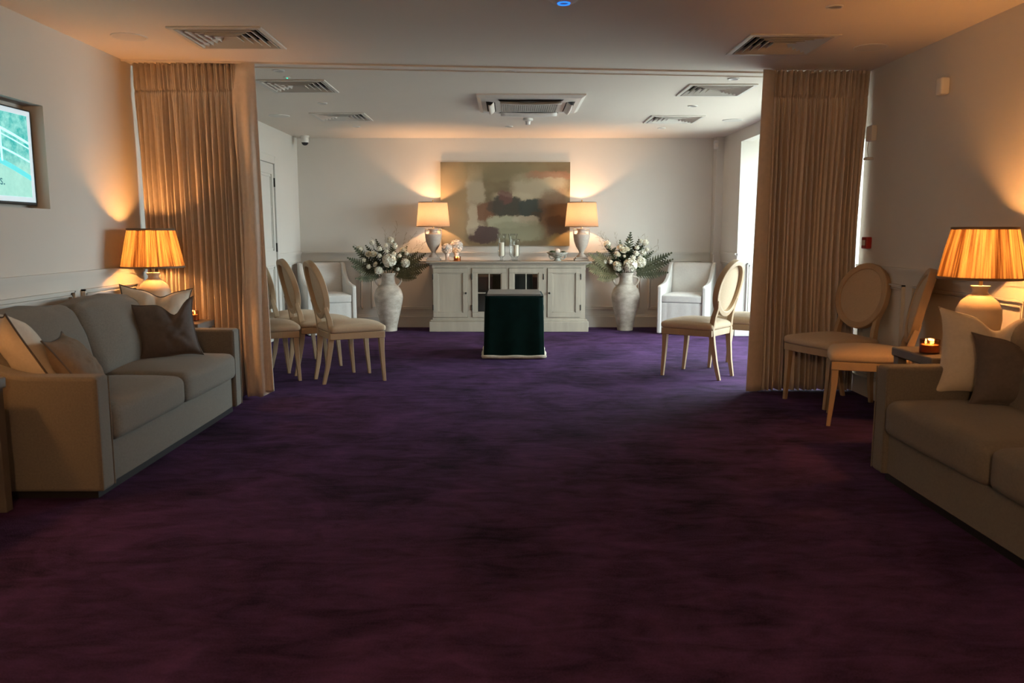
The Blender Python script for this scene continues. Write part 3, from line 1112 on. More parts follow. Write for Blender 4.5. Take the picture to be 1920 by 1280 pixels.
# ------------------------------------------------------------------ white armchairs (local: faces -y)
def make_armchair(label, loc, rz):
    t = thing('armchair', label, 'armchair', loc, rz)
    t.scale = (.94, .94, .96)
    W_ = .31
    for sx in (-1, 1):
        pr = [(-.36, .01), (-.36, .60), (-.33, .615), (-.16, .628), (-.04, .650), (.06, .695), (.13, .755), (.19, .825), (.25, .875), (.34, .885), (.36, .01)]
        x0 = sx * W_ - (.055 if sx > 0 else 0)
        MB().prism([(a, z) for a, z in pr], x0, x0 + .055, 'x').build('arm', M['slip'], t, bevel=.015, segs=3)
    def wb(q, p):
        top = max(0, (p[2] + 1) / 2)
        q.y += .07 * top + .012 * (1 - p[0] ** 2) * p[1]
        return q
    MB().soft(-W_ + .05, W_ - .05, .17, .30, .30, .885, r=.035, n=10, warp=wb).build('backrest', M['slip'], t, smooth=True)
    def wc(q, p):
        if p[2] > 0: q.z += .018 * (1 - p[0] ** 4) * (1 - p[1] ** 4)
        return q
    MB().soft(-W_ + .054, W_ - .054, -.352, .20, .40, .50, r=.022, n=10, warp=wc).build('seat_cushion', M['slip'], t, smooth=True)
    def wk(q, p):
        q.y += .003 * math.sin(q.x * 60) * (p[1] < 0)
        return q
    MB().soft(-W_ + .054, W_ - .054, -.345, .30, .008, .405, r=.01, n=14, warp=wk).build('skirt', M['slip'], t, smooth=True)
    return t
make_armchair('white slipcovered armchair in the far left corner', (-2.24, 9.80, 0), R(24))
make_armchair('white slipcovered armchair in the far right corner', (2.185, 9.80, 0), R(-24))

# ------------------------------------------------------------------ sideboard
sb = thing('sideboard', 'long limed-oak sideboard with glazed middle doors against the back wall', 'sideboard', (-.004, 10.08, 0))
X0, X1, F0, BK = -.945, .945, -.21, .22
b = MB()
b.box(X0, X0 + .03, F0, BK, .14, .83); b.box(X1 - .03, X1, F0, BK, .14, .83)
b.box(X0, X1, BK - .015, BK, .14, .83); b.box(X0, X1, F0, BK, .14, .18); b.box(X0, X1, F0, BK, .79, .83)
for x in (-.485, .455):
    b.box(x, x + .03, F0 + .02, BK, .14, .83)
for (a, c) in ((X0, -.935), (-.505, -.455), (-.03, .0), (.425, .475), (.885, X1)):
    b.box(a + .0005, c - .0005, F0 - .005, F0 - .0005, .175, .79)
b.box(X0 + .0005, X1 - .0005, F0 - .0055, F0 - .0005, .79, .829); b.box(X0 + .0005, X1 - .0005, F0 - .0055, F0 - .0005, .15, .175)
b.build('carcass', M['grey_oak'], sb)
MB().box(-.45, .42, F0 + .03, BK - .02, .47, .49).build('shelf', M['grey_oak'], sb)
b = MB(); b.box(-.985, .985, F0 - .035, BK + .005, 0, .13); b.box(-.968, .968, F0 - .02, BK, .13, .15)
b.build('plinth', M['grey_oak'], sb, bevel=.006)
b = MB(); b.box(-.975, .975, F0 - .03, BK + .01, .83, .848); b.box(-1.015, 1.015, F0 - .055, BK + .03, .848, .868)
b.build('sideboard_top', M['grey_top'], sb, bevel=.004)
def sdoor(x0, x1, glazed, knob):
    z0, z1, fy = .18, .786, F0 - .016
    st = .058
    b = MB()
    b.box(x0, x1, fy, F0 + .006, z0, z0 + st); b.box(x0, x1, fy, F0 + .006, z1 - st, z1)
    b.box(x0, x0 + st, fy, F0 + .006, z0 + st, z1 - st); b.box(x1 - st, x1, fy, F0 + .006, z0 + st, z1 - st)
    for q in ((x0 + st, x1 - st, z0 + st, z0 + st + .012), (x0 + st, x1 - st, z1 - st - .012, z1 - st), (x0 + st, x0 + st + .012, z0 + st, z1 - st), (x1 - st - .012, x1 - st, z0 + st, z1 - st)):
        b.box(q[0], q[1], fy + .006, F0 + .006, q[2], q[3])
    d = b.build('door', M['grey_oak'], sb, bevel=.002)
    if glazed:
        xm = (x0 + x1) / 2
        MB().box(x0 + st, x1 - st, F0 - .002, F0 + .001, z0 + st, z1 - st).build('glass_pane', M['pane'], d)
        b = MB()
        b.box(xm - .006, xm + .006, fy + .005, F0 + .004, z0 + st, z1 - st)
        b.box(x0 + st, x1 - st, fy + .006, F0 + .003, .474, .486)
        b.build('glazing_bar', M['grey_oak'], d)
        b = MB()
        b.box(x0 + st + .012, x1 - st - .012, fy + .010, F0 + .002, z0 + st + .012, z0 + st + .017)
        b.box(x0 + st + .012, x0 + st + .017, fy + .010, F0 + .002, z0 + st + .012, z1 - st - .012)
        b.box(x1 - st - .017, x1 - st - .012, fy + .010, F0 + .002, z0 + st + .012, z1 - st - .012)
        b.box(x0 + st + .012, x1 - st - .012, fy + .010, F0 + .002, z1 - st - .017, z1 - st - .012)
        b.build('glazing_seal', M['iron'], d)
    else:
        MB().box(x0 + st, x1 - st, F0 - .004, F0 + .003, z0 + st, z1 - st).build('door_panel', M['grey_oak'], d)
    if knob:
        k = x1 - .022 if knob > 0 else x0 + .022
        MB().lathe([(0, 0), (.006, 0), (.006, .012), (.013, .016), (.013, .024), (0, .03)], seg=14, m=Matrix.Translation((k, fy, .48)) @ Matrix.Rotation(R(90), 4, 'X')).build('knob', M['iron'], d, smooth=True)
    return d
ds = [sdoor(-.933, -.508, False, 1), sdoor(-.453, -.032, True, 0), sdoor(.002, .423, True, 0), sdoor(.477, .883, False, -1)]
for d_, xh in ((ds[0], -.936), (ds[1], -.456), (ds[2], .426), (ds[3], .886)):
    for z in (.30, .68):
        MB().tube([(xh, F0 - .018, z - .035), (xh, F0 - .018, z + .035)], .006, 8).build('hinge', M['iron'], d_)
# books and crockery seen through the glass as quiet shapes
ct = thing('storage_basket', 'dark woven basket inside the right glazed door of the sideboard', 'basket', (.21, 10.08, .49))
MB().soft(-.17, .17, -.13, .12, 0, .22, r=.02, n=6).build('basket_body', M['table'], ct, smooth=True)

# painting
pt = thing('abstract_painting', 'large abstract olive and brown canvas hung above the sideboard', 'painting', (-.048, YB - .002, 1.575))
MB().box(-.82, .82, -.038, 0, -.525, .525).build('canvas_frame', M['canvas_side'], pt)
MB().box(-.82, .82, -.041, -.038, -.525, .525).build('painted_canvas', M['painting'], pt)

# sideboard lamps
def make_urn_lamp(label, loc):
    t = thing('urn_lamp', label, 'lamp', loc)
    b = MB(); b.box(-.088, .088, -.088, .088, 0, .028); b.box(-.074, .074, -.074, .074, .028, .046)
    b.build('plinth', M['urn'], t, bevel=.004)
    pr = [(0, .046), (.062, .046), (.058, .06), (.036, .082), (.028, .105), (.034, .118), (.036, .125), (.046, .14), (.072, .185), (.092, .24), (.101, .29), (.104, .325), (.100, .333), (.060, .336), (.058, .345), (.050, .352), (.048, .378), (.062, .386), (.062, .398), (.02, .402), (0, .402)]
    MB().lathe(pr, seg=36).build('urn_body', M['urn'], t, smooth=True)
    for sx in (-1, 1):
        MB().tube([(sx * .055, 0, .385), (sx * .098, 0, .392), (sx * .099, 0, .36), (sx * .098, 0, .328)], .009, 6).build('handle', M['urn'], t)
    MB().tube([(0, 0, .40), (0, 0, .46)], .009, 8).build('lamp_neck', M['brass'], t)
    r0, r1, z0, z1 = .208, .178, .425, .72
    shd = MB().lathe([(r0, z0), ((r0 + r1) / 2, (z0 + z1) / 2), (r1, z1)], seg=56).build('lamp_shade', M['shade_d'], t, smooth=True)
    for (q, z) in ((r0, z0), (r1, z1)):
        MB().lathe([(q - .002, z - .005), (q + .002, z - .005), (q + .002, z + .005), (q - .002, z + .005), (q - .002, z - .005)], seg=56).build('shade_trim', M['trim'], shd)
    b = MB()
    for k in range(3):
        a = k * 2 * PI / 3 + .5
        b.tube([(0, 0, .705), (r1 * math.cos(a), r1 * math.sin(a), .712)], .0018, 5)
    b.tube([(0, 0, .56), (0, 0, .72)], .003, 6)
    b.build('shade_carrier', M['brass'], t)
    MB().lathe([(0, .715), (.007, .718), (.004, .728), (.011, .738), (.008, .748), (0, .757)], seg=14).build('finial', M['brass'], t, smooth=True)
    MB().lathe([(0, .47), (.012, .47), (.014, .49), (.027, .52), (.030, .54), (.024, .562), (.010, .574), (0, .576)], seg=20).build('bulb', M['bulb'], t, smooth=True)
    point('bulb_light', (0, 0, .575), SIDE_W, SIDE_COL, .034, t)
    return t
make_urn_lamp('lit stone urn lamp on the left end of the sideboard', (-.948, 10.09, .868))
make_urn_lamp('lit stone urn lamp on the right end of the sideboard', (.905, 10.09, .868))

# carved flower balls on stands
def make_ball(label, loc, r, stem, w):
    t = thing('flower_ornament', label, 'ornament', loc)
    MB().lathe([(0, 0), (w, 0), (w, .008), (w * .6, .016), (w * .55, stem * .6), (w * .8, stem), (0, stem)], seg=24).build('stand', M['plaster'], t, smooth=True)
    b = MB()
    rr = random.Random(int(r * 1000))
    c = Vector((0, 0, stem + r * .92))
    n = 90
    b.lathe([(r * .86 * math.sin(PI * i / 10), -r * .86 * math.cos(PI * i / 10)) for i in range(11)], c=c, seg=20)
    for i in range(n):
        z = 1 - 2 * (i + .5) / n
        a = i * 2.399963
        q = math.sqrt(1 - z * z)
        d = Vector((q * math.cos(a), q * math.sin(a), z))
        s_ = d.orthogonal().normalized()
        s_ = Matrix.Rotation(rr.uniform(0, 6.28), 3, d) @ s_
        u_ = d.cross(s_)
        p = c + d * r * .88
        k = r * .26
        b.add([p - s_ * k, p + d * r * .08 + u_ * k * .8, p + s_ * k + d * r * .10, p + d * r * .16 - u_ * k * .8, p + d * r * .13], [(0, 1, 4), (1, 2, 4), (2, 3, 4), (3, 0, 4)])
    b.build('carved_petals', M['plaster'], t)
    return t
make_ball('smaller carved white flower ball beside the left lamp', (-.775, 10.03, .868), .066, .09, .038)
make_ball('larger carved white flower ball behind the small jar candle', (-.665, 10.12, .868), .086, .10, .045)

# hurricane glasses
def make_hurricane(label, loc, h, r):
    t = thing('hurricane_glass', label, 'candle holder', loc)
    pr = [(0, 0), (r * .95, 0), (r * .95, .006), (r * .35, .014), (r * .22, .035), (r * .4, .05), (r * .78, .065), (r * .88, .09), (r * .86, h * .6), (r * .92, h * .85), (r * 1.2, h)]
    MB().lathe(pr, seg=32).build('glass_body', M['glass'], t, smooth=True, solid=.0015)
    return t
make_hurricane('tall clear hurricane glass, leftmost of the three on the sideboard', (-.095, 9.99, .868), .335, .052)
make_hurricane('tall clear hurricane glass at the back, between the two candle glasses', (.045, 10.14, .868), .335, .052)
make_hurricane('shorter clear hurricane glass, rightmost of the three on the sideboard', (.085, 9.97, .868), .27, .050)
def pcandle(label, loc, h):
    t = thing('pillar_candle', label, 'candle', loc)
    MB().lathe([(0, 0), (.031, 0), (.032, .004), (.032, h - .004), (.029, h), (.020, h - .003), (0, h - .004)], seg=24).build('wax_body', M['wax'], t, smooth=True)
    MB().tube([(0, 0, h - .006), (.001, 0, h + .008)], .0012, 5).build('wick', M['black'], t)
pcandle('taller ivory pillar candle in the left hurricane glass', (-.095, 9.99, .932), .165)
pcandle('shorter ivory pillar candle in the right hurricane glass', (.085, 9.97, .932), .135)

# compote
cp = thing('stone_bowl', 'pale worn stone footed bowl near the right lamp on the sideboard', 'bowl', (.60, 10.02, .868))
MB().lathe([(0, 0), (.046, 0), (.048, .008), (.034, .02), (.030, .035), (.05, .048), (.095, .072), (.134, .100), (.136, .108), (.128, .108), (.09, .082), (.04, .062), (0, .058)], seg=40).build('bowl_body', M['compote'], cp, smooth=True)
for sx in (-1, 1):
    MB().tube([(sx * .105, 0, .078), (sx * .100, 0, .050), (sx * .082, 0, .028), (sx * .058, 0, .024), (sx * .036, 0, .036)], .009, 8).build('handle', M['compote'], cp, smooth=True)
def make_succ(label, loc, r):
    t = MB()
    rr = random.Random(int(abs(loc[0]) * 999))
    for k in range(46):
        ring_ = k / 46
        a = k * 2.4
        el = .2 + 1.2 * ring_
        d = Vector((math.cos(a) * math.cos(el), math.sin(a) * math.cos(el), math.sin(el)))
        s_ = d.cross(Vector((0, 0, 1))).normalized()
        u_ = s_.cross(d)
        L_ = r * (1.05 - .35 * ring_)
        w_ = r * .20
        t.add([(0, 0, r * .15 * ring_), d * L_ * .6 + s_ * w_, d * L_ * .62 + u_ * w_ * .5, d * L_ * .6 - s_ * w_, d * L_ + u_ * .004, d * L_ * .55 - u_ * w_ * .4], [(0, 1, 2), (0, 2, 3), (1, 4, 2), (2, 4, 3), (0, 5, 1), (0, 3, 5), (5, 4, 1), (5, 3, 4)])
    o = t.build('succulent', M['succulent'], loc=loc)
    return tag(o, label, 'succulent')
make_succ('dark green succulent on the left side of the stone bowl', (.535, 10.01, .955), .062)
make_succ('dark green succulent on the right side of the stone bowl', (.672, 10.01, .955), .052)
st_ = MB().soft(-.035, .035, -.035, .035, 0, .085, r=.03, n=8).build('white_stone', M['plaster'], smooth=True, loc=(.602, 10.04, .935))
tag(st_, 'rounded white stone between the two succulents', 'stone')

# ------------------------------------------------------------------ vases and flowers
def make_vase(label, loc, s, rz):
    t = thing('floor_vase', label, 'vase', loc, rz)
    pr = [(0, 0), (.098, 0), (.100, .01), (.103, .06), (.125, .16), (.152, .27), (.172, .36), (.181, .42), (.178, .47), (.160, .525), (.125, .565), (.098, .59), (.086, .62), (.082, .66), (.083, .70), (.093, .715), (.095, .73), (.088, .736), (.076, .73), (.074, .66), (.06, .60), (0, .58)]
    def rm(a, k):
        return 1 + .012 * math.sin(a * 2 + k * 9) + .008 * mnoise.noise(Vector((math.cos(a) * 2, math.sin(a) * 2, k * 30)))
    MB().lathe([(r * s, z * s) for r, z in pr], seg=48, rmod=rm).build('vase_body', M['terracotta'], t, smooth=True)
    for sx in (-1, 1):
        pts = []
        for i in range(11):
            a = PI * (i / 10)
            pts.append((sx * (.088 + .064 * math.sin(a) + .020 * (i / 10)), 0, .685 - .125 * (i / 10) + .028 * math.sin(a)))
        MB().tube([(x * s, y * s, z * s) for x, y, z in pts], .0135 * s, 8).build('handle', M['terracotta'], t, smooth=True)
    return t
make_vase('tall whitewashed clay urn with handles left of the sideboard', (-1.505, 9.97, 0), .985, R(8))
make_vase('tall whitewashed clay urn with handles right of the sideboard', (1.462, 10.03, 0), .985, R(-6))

def petal_head(r, n, seed, flat=.85, mat_='petal'):
    rr = random.Random(seed)
    b = MB()
    b.lathe([(r * .62 * math.sin(PI * i / 8), -r * .62 * flat * math.cos(PI * i / 8)) for i in range(9)], seg=12)
    for i in range(n):
        z = 1 - 1.85 * (i + .5) / n
        a = i * 2.399963 + rr.uniform(-.2, .2)
        q = math.sqrt(max(0, 1 - z * z))
        d = Vector((q * math.cos(a), q * math.sin(a), z * flat)).normalized()
        s_ = Matrix.Rotation(rr.uniform(0, 6.28), 3, d) @ d.orthogonal().normalized()
        u_ = d.cross(s_)
        q_ = r * (.72 + .20 * mnoise.noise(d * 2.2 + Vector((seed, 0, 0))) + rr.uniform(-.06, .08))
        p = d * q_
        k = r * rr.uniform(.24, .40)
        for j in range(4):
            a2 = j * PI / 2
            e1 = s_ * math.cos(a2) + u_ * math.sin(a2)
            e2 = s_ * math.cos(a2 + PI / 4) + u_ * math.sin(a2 + PI / 4)
            e0 = s_ * math.cos(a2 - PI / 4) + u_ * math.sin(a2 - PI / 4)
            b.add([p, p + e0 * k * .7 + d * k * .35, p + e1 * k * 1.2 + d * k * .2, p + e2 * k * .7 + d * k * .35], [(0, 1, 2, 3)])
    return b
def rose_head(r, seed):
    b = MB()
    rr = random.Random(seed)
    for ringn, (n, rad, tilt) in enumerate(((3, .25, 1.4), (5, .5, 1.15), (6, .75, .85), (7, 1.0, .5))):
        for k in range(n):
            a = 2 * PI * k / n + ringn * .6 + rr.uniform(-.1, .1)
            def fn(u, v, a=a, rad=rad, tilt=tilt, n=n):
                w = (u - .5) * 2 * (PI / n * 1.25)
                rr_ = r * rad * (.35 + .65 * math.sin(v * PI * .5) ** .8) * (1 + .12 * v)
                zz = r * (1.25 - .35 * rad) * v * math.sin(tilt) * (1 - .18 * (abs(u - .5) * 2) ** 2 * v)
                return (rr_ * math.cos(a + w), rr_ * math.sin(a + w), zz - r * .35)
            b.grid(fn, 5, 5)
    return b

def frond(L_, w, seed, curl=.25, n=16):
    """fern frond along +z from the origin, bending toward +x"""
    b = MB()
    rr = random.Random(seed)
    pts = []
    for i in range(n + 1):
        t_ = i / n
        pts.append(Vector((curl * L_ * t_ * t_, 0, L_ * t_ * (1 - .15 * curl * t_))))
    b.tube([pts[i] for i in range(0, n + 1, 2)], [.0022 * (1 - .8 * i / n) for i in range(0, n + 1, 2)], 5)
    for i in range(int(n * .2), n + 1):
        t_ = i / n
        env = math.sin(PI * min(1, (t_ - .12) / .9)) ** .7 if t_ < .95 else .25
        ll = w * 1.15 * max(.06, env) * (1.15 - .6 * t_)
        tan = (pts[min(n, i + 1)] - pts[max(0, i - 1)]).normalized()
        for sg in (-1, 1):
            d = (Vector((0, sg, 0)) * .85 + tan * .5).normalized()
            nrm = tan.cross(d).normalized()
            hw = L_ / n * .62
            p0 = pts[i]
            # serrated leaflet: lobes along its length
            m_ = 3
            m_ = 5
            q = []
            for j in range(m_ + 1):
                a0 = j / m_
                wd = hw * (1 - a0) ** .7 * (1.0 if j % 2 else .72)
                q0 = p0 + d * ll * a0 - nrm * .08 * ll * a0 * a0
                q += [q0 - tan * wd, q0 + tan * wd]
            b.add(q, [(2 * j, 2 * j + 1, 2 * j + 3, 2 * j + 2) for j in range(m_)])
    return b

def aim(o, base, d, roll=0, faced=False):
    d = Vector(d).normalized()
    q = d.to_track_quat('Z', 'Y')
    o.rotation_mode = 'QUATERNION'
    from mathutils import Quaternion
    if faced:
        x = (Vector((0, -1, .25)) - d * Vector((0, -1, .25)).dot(d)).normalized()
        y = d.cross(x)
        q = Matrix((x, y, d)).transposed().to_quaternion()
    o.rotation_quaternion = q @ Quaternion((0, 0, 1), roll)
    o.location = base

def bouquet(cx, cy, neck, side, heads, ferns, grasses, leaves, seed):
    rr = random.Random(seed)
    c = Vector((cx, cy, neck))
    sname = 'left' if side < 0 else 'right'
    for (hx, hz, r, kind, dy) in heads:
        pos = Vector((cx + hx, cy + dy, hz))
        if kind == 'h':
            t = thing('hydrangea', 'largest white hydrangea at the front of the %s urn' % sname if r > .08 else 'smaller white hydrangea head in the %s urn' % sname, 'flower', pos, 0, None if r > .08 else 'hydrangeas in the %s urn' % sname)
            hd = petal_head(r, 110, seed + int(hz * 100)).build('flower_head', M['petal'], t)
        elif kind == 'r':
            t = thing('rose', 'round ivory rose in the %s urn' % sname, 'flower', pos, 0, 'roses in the %s urn' % sname)
            hd = rose_head(r, seed + int(hz * 77)).build('flower_head', M['petal2'], t, smooth=True, solid=.001)
            hd.rotation_euler = (R(rr.uniform(35, 75)), 0, R(rr.uniform(-40, 40)))
        else:
            t = thing('carnation', 'small white ruffled bloom in the %s urn' % sname, 'flower', pos, 0, 'small blooms in the %s urn' % sname)
            hd = petal_head(r, 34, seed + int(hz * 57), .7).build('flower_head', M['petal'], t)
            hd.rotation_euler = (R(rr.uniform(30, 70)), 0, R(rr.uniform(-40, 40)))
        ax, az = pos.x - cx, pos.z
        base = Vector((cx + max(-.05, min(.05, ax * .25)) - pos.x, cy - pos.y, neck - .06 - pos.z))
        mid = base * .5 + Vector((-.02 * ax, .02, .02))
        if base.length > .05:
            MB().tube([base, mid, Vector((0, .01, -r * .5))], .0032, 6).build('stem', M['leaf_dark'], t)
    for (ang, L_, w, dyn, gold, roll) in ferns:
        g = 'gold' if gold else 'green'
        o = frond(L_, w, seed + int(ang * 10), curl=.22).build('fern_frond', M['leaf_gold' if gold else 'leaf'])
        tag(o, '%s fern frond of the %s urn' % ('golden dried' if gold else 'green', sname), 'fern', '%s ferns in the %s urn' % (g, sname))
        aim(o, c + Vector((.05 * math.sin(R(ang)), dyn * .04, -.01)), (math.sin(R(ang)), dyn, math.cos(R(ang))), (roll - 1) * .8, True)
    for (ang, L_, dyn) in grasses:
        b = MB()
        bend = rr.uniform(-.25, .3)
        pts = [Vector((bend * L_ * (i / 10) ** 2, 0, L_ * i / 10)) for i in range(11)]
        b.tube(pts, [.0018 * (1 - .6 * i / 10) for i in range(11)], 4)
        for k in range(14):
            p = pts[4 + k % 7]
            q = rr.uniform(0, 6.28)
            e_ = Vector((math.cos(q) * .5, math.sin(q) * .5, 1)).normalized() * rr.uniform(.03, .07)
            b.tube([p, p + e_ * .5, p + e_ + Vector((.01 * math.cos(q), .01 * math.sin(q), 0))], [.0014, .0011, .0016], 4)
        o = b.build('grass_stem', M['grass'])
        tag(o, 'thin dried grass plume rising from the %s urn' % sname, 'grass stem', 'grass plumes in the %s urn' % sname)
        aim(o, c + Vector((.04 * math.sin(R(ang)), .02, -.01)), (math.sin(R(ang)), dyn, math.cos(R(ang))), rr.uniform(0, 6))
    for (lx, lz, s_, dy) in leaves:
        b = MB()
        for k in range(6):
            a = k * 2.4
            d = Vector((math.cos(a) * .8, math.sin(a) * .8 - .3, .5 + .3 * math.sin(k * 5))).normalized()
            s2 = d.cross(Vector((0, 0, 1))).normalized()
            u2 = s2.cross(d)
            def fn(u, v, d=d, s2=s2, u2=u2):
                wd = s_ * .42 * math.sin(PI * min(1, v * .93 + .04)) * (u - .5) * 2
                return d * s_ * v + s2 * wd - u2 * (.18 * s_ * v * v + .12 * abs(wd))
            b.grid(fn, 5, 7)
        pos = Vector((cx + lx, cy + dy, lz))
        bs = Vector((cx + lx * .2, cy, neck - .05)) - pos
        b.tube([bs, bs * .4 + Vector((0, .02, 0)), Vector((0, 0, 0))], .0028, 5)
        o = b.build('leafy_sprig', M['leaf_dark'], smooth=True, loc=pos)
        tag(o, 'dark green leafy sprig among the blooms of the %s urn' % sname, 'foliage', 'leafy sprigs in the %s urn' % sname)

# pixel to offset at y~10: 1 px = .0067 m.  left bouquet: neck at px (728,512)
def hl(px, py, r, k, dy=-.06, cx0=728., z0=.725, y0=512.):
    return ((px - cx0) * .0066, z0 + (y0 - py) * .00665, r, k, dy)
LH = [hl(733, 489, .092, 'h', -.12), (hl(713, 507, .058, 'h', -.12)), hl(762, 494, .062, 'h', -.06), hl(676, 469, .050, 'h', -.02), hl(734, 452, .048, 'h', -.02),
      hl(703, 477, .040, 'r', -.10), hl(694, 477, .036, 'r', -.08), hl(743, 462, .040, 'c', -.08), hl(758, 469, .036, 'r', -.06), hl(715, 467, .034, 'c', -.10), hl(700, 456, .038, 'c', -.04),
      hl(694, 500, .034, 'c', -.10), hl(707, 496, .032, 'r', -.12), hl(742, 477, .034, 'c', -.12), hl(727, 461, .028, 'c', -.09), hl(716, 480, .030, 'c', -.13), hl(764, 476, .030, 'c', -.03),
      hl(684, 488, .032, 'c', -.06), hl(752, 480, .028, 'c', -.1), hl(728, 472, .026, 'c', -.1), hl(748, 505, .026, 'c', -.08), hl(769, 484, .024, 'c', -.02)]
LF = [(-50, .52, .085, 0, False, 1.2), (-64, .50, .085, -.1, False, .9), (-78, .42, .08, -.2, False, 1.3), (-100, .36, .08, -.2, False, 1.1), (-12, .46, .08, .1, False, .6), (8, .42, .08, .1, False, 1.3), (-32, .44, .08, .1, False, .8),
      (50, .46, .085, 0, True, 1.2), (62, .54, .09, -.1, True, .9), (73, .52, .09, -.1, True, 1.4), (86, .42, .085, -.2, True, 1.1), (100, .34, .08, -.2, True, .8), (30, .42, .08, .1, True, 1.3)]
LG = [(10, .62, .05), (22, .58, 0), (-4, .54, .1), (42, .56, -.1), (52, .56, 0), (30, .52, .1), (-20, .46, .1), (62, .50, -.1), (2, .50, 0), (-45, .50, 0)]
LL = [(-.09, .80, .09, -.1), (.05, .86, .09, -.06), (.14, .82, .08, -.06), (-.16, .84, .09, -.04), (-.02, .90, .09, -.02), (.0, .76, .08, -.1), (.10, .93, .08, 0), (-.22, .95, .07, 0), (-.12, .98, .08, .02)]
bouquet(-1.503, 9.97, .70, -1, LH, LF, LG, LL, 11)
def hr(px, py, r, k, dy=-.06):
    return hl(px, py, r, k, dy, cx0=1173., z0=.725, y0=514.)
RH = [hr(1178, 500, .092, 'h', -.12), hr(1198, 495, .072, 'h', -.09), hr(1156, 503, .064, 'h', -.08), hr(1137, 462, .050, 'h', .02), hr(1208, 459, .046, 'h', 0), hr(1152, 497, .040, 'r', -.11), hr(1165, 472, .042, 'r', -.09), hr(1159, 466, .036, 'r', -.07),
      hr(1172, 470, .034, 'r', -.08), hr(1154, 480, .036, 'r', -.10), hr(1176, 455, .036, 'c', -.05), hr(1189, 478, .040, 'c', -.10), hr(1203, 477, .042, 'c', -.06), hr(1183, 486, .034, 'c', -.12), hr(1191, 468, .032, 'c', -.07),
      hr(1142, 494, .032, 'c', -.07), hr(1132, 494, .034, 'c', -.04), hr(1196, 486, .030, 'c', -.12), hr(1167, 483, .018, 'c', -.12), hr(1200, 456, .030, 'c', -.02), hr(1211, 471, .028, 'c', -.03)]
RF = [(2, .54, .10, 0, False, 1.1), (20, .46, .085, .1, False, .7), (-14, .44, .08, .1, False, 1.3), (61, .58, .095, 0, False, 1.2), (73, .56, .095, -.1, False, .8), (87, .47, .09, -.15, False, 1.1), (42, .42, .08, .1, False, 1.4),
      (-50, .46, .085, 0, True, .8), (-63, .54, .09, -.1, True, 1.2), (-75, .58, .09, -.1, True, .9), (-88, .47, .085, -.2, True, 1.3), (-101, .36, .08, -.2, True, 1.0), (-34, .42, .08, .1, True, 1.3)]
RG = [(-22, .56, 0), (-34, .60, -.05), (-44, .56, 0), (-14, .52, .1), (24, .50, 0), (34, .52, 0), (44, .50, .1), (-28, .50, .1), (15, .50, .05), (-52, .52, 0)]
RL = [(-.09, .80, .08, -.1), (.09, .76, .09, -.1), (-.19, .98, .09, -.02), (.14, 1.0, .10, -.02), (.02, .95, .08, -.04), (-.05, .88, .08, -.06), (.18, .90, .08, -.04), (-.14, .86, .08, -.04), (-.1, .72, .06, -.12)]
bouquet(1.462, 10.03, .70, 1, RH, RF, RG, RL, 31)

# ------------------------------------------------------------------ velvet-covered stand
pd_ = thing('draped_plinth', 'dark green velvet-draped plinth in the middle of the far carpet', 'plinth', (.047, 8.03, 0))
def drape(u, v):
    # perimeter parameter u of a rounded rectangle, v height
    hx, hy, r = .284, .340, .03
    z = .012 + .60 * v
    per = [(-hx, -hy), (hx, -hy), (hx, hy), (-hx, hy)]
    q = u * 4
    i = int(q) % 4
    f = q - int(q)
    a, c = per[i], per[(i + 1) % 4]
    x = a[0] + (c[0] - a[0]) * f
    y = a[1] + (c[1] - a[1]) * f
    l = math.hypot(x, y)
    corner = max(0, 1 - min(f, 1 - f) * 12)
    x *= 1 - .035 * corner
    y *= 1 - .035 * corner
    fl = (1 - v)
    s_ = 1 + .045 * fl + .012 * fl * math.sin(u * 2 * PI * 9 + 1) + .014 * corner * fl
    return (x * s_, y * s_, z)
b = MB().grid(drape, 200, 20, cu=True)
b.build('velvet_cover', M['velvet'], pd_, smooth=True, solid=.003)
MB().soft(-.284, .284, -.340, .340, .598, .614, r=.007, n=6).build('cover_top', M['velvet'], pd_, smooth=True)
MB().box(-.262, .262, -.315, .325, .612, .630).build('wooden_top', M['grey_wood'], pd_, bevel=.003)
pts = []
for i in range(120):
    p = drape(i / 120, 0)
    pts.append((p[0] * 1.025, p[1] * 1.02, .022 + .003 * math.sin(i * .5)))
MB().tube(pts, .017, 8, closed=True).build('rope_trim', M['rope'], pd_, smooth=True)

# ------------------------------------------------------------------ ceiling fittings
def make_vent(loc, label):
    t = thing('ceiling_vent', label, 'vent', loc)
    b = MB()
    ho, hi = .277, .246
    for q in ((-ho, ho, -ho, -hi), (-ho, ho, hi, ho), (-ho, -hi, -hi, hi), (hi, ho, -hi, hi)):
        b.box(q[0], q[1], q[2], q[3], -.010, 0)
    b.build('frame', M['vent'], t, bevel=.003)
    b = MB()
    a = .238
    while a > .03:
        def rg(u, v, a=a):
            k = int(round(u * 4)) % 4
            s_ = a if v < .5 else a - .027
            cs = [(-1, -1), (1, -1), (1, 1), (-1, 1)][k]
            return (cs[0] * s_, cs[1] * s_, -.010 if v < .5 else .030)
        b.grid(rg, 4, 2, cu=True)
        a -= .042
    b.build('louvres', M['vent'], t, solid=.003)
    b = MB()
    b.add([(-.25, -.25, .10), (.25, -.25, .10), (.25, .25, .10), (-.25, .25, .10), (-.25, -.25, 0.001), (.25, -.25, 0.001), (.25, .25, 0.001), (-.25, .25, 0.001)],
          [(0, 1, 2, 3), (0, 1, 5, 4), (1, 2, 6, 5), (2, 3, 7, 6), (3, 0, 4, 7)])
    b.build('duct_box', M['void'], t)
    return t
vl = ['nearest square ceiling vent on the left, before the curtain', 'square ceiling vent just beyond the left curtain', 'farthest square ceiling vent on the left side',
      'nearest square ceiling vent on the right, before the curtain', 'square ceiling vent just beyond the right curtain', 'farthest square ceiling vent on the right side']
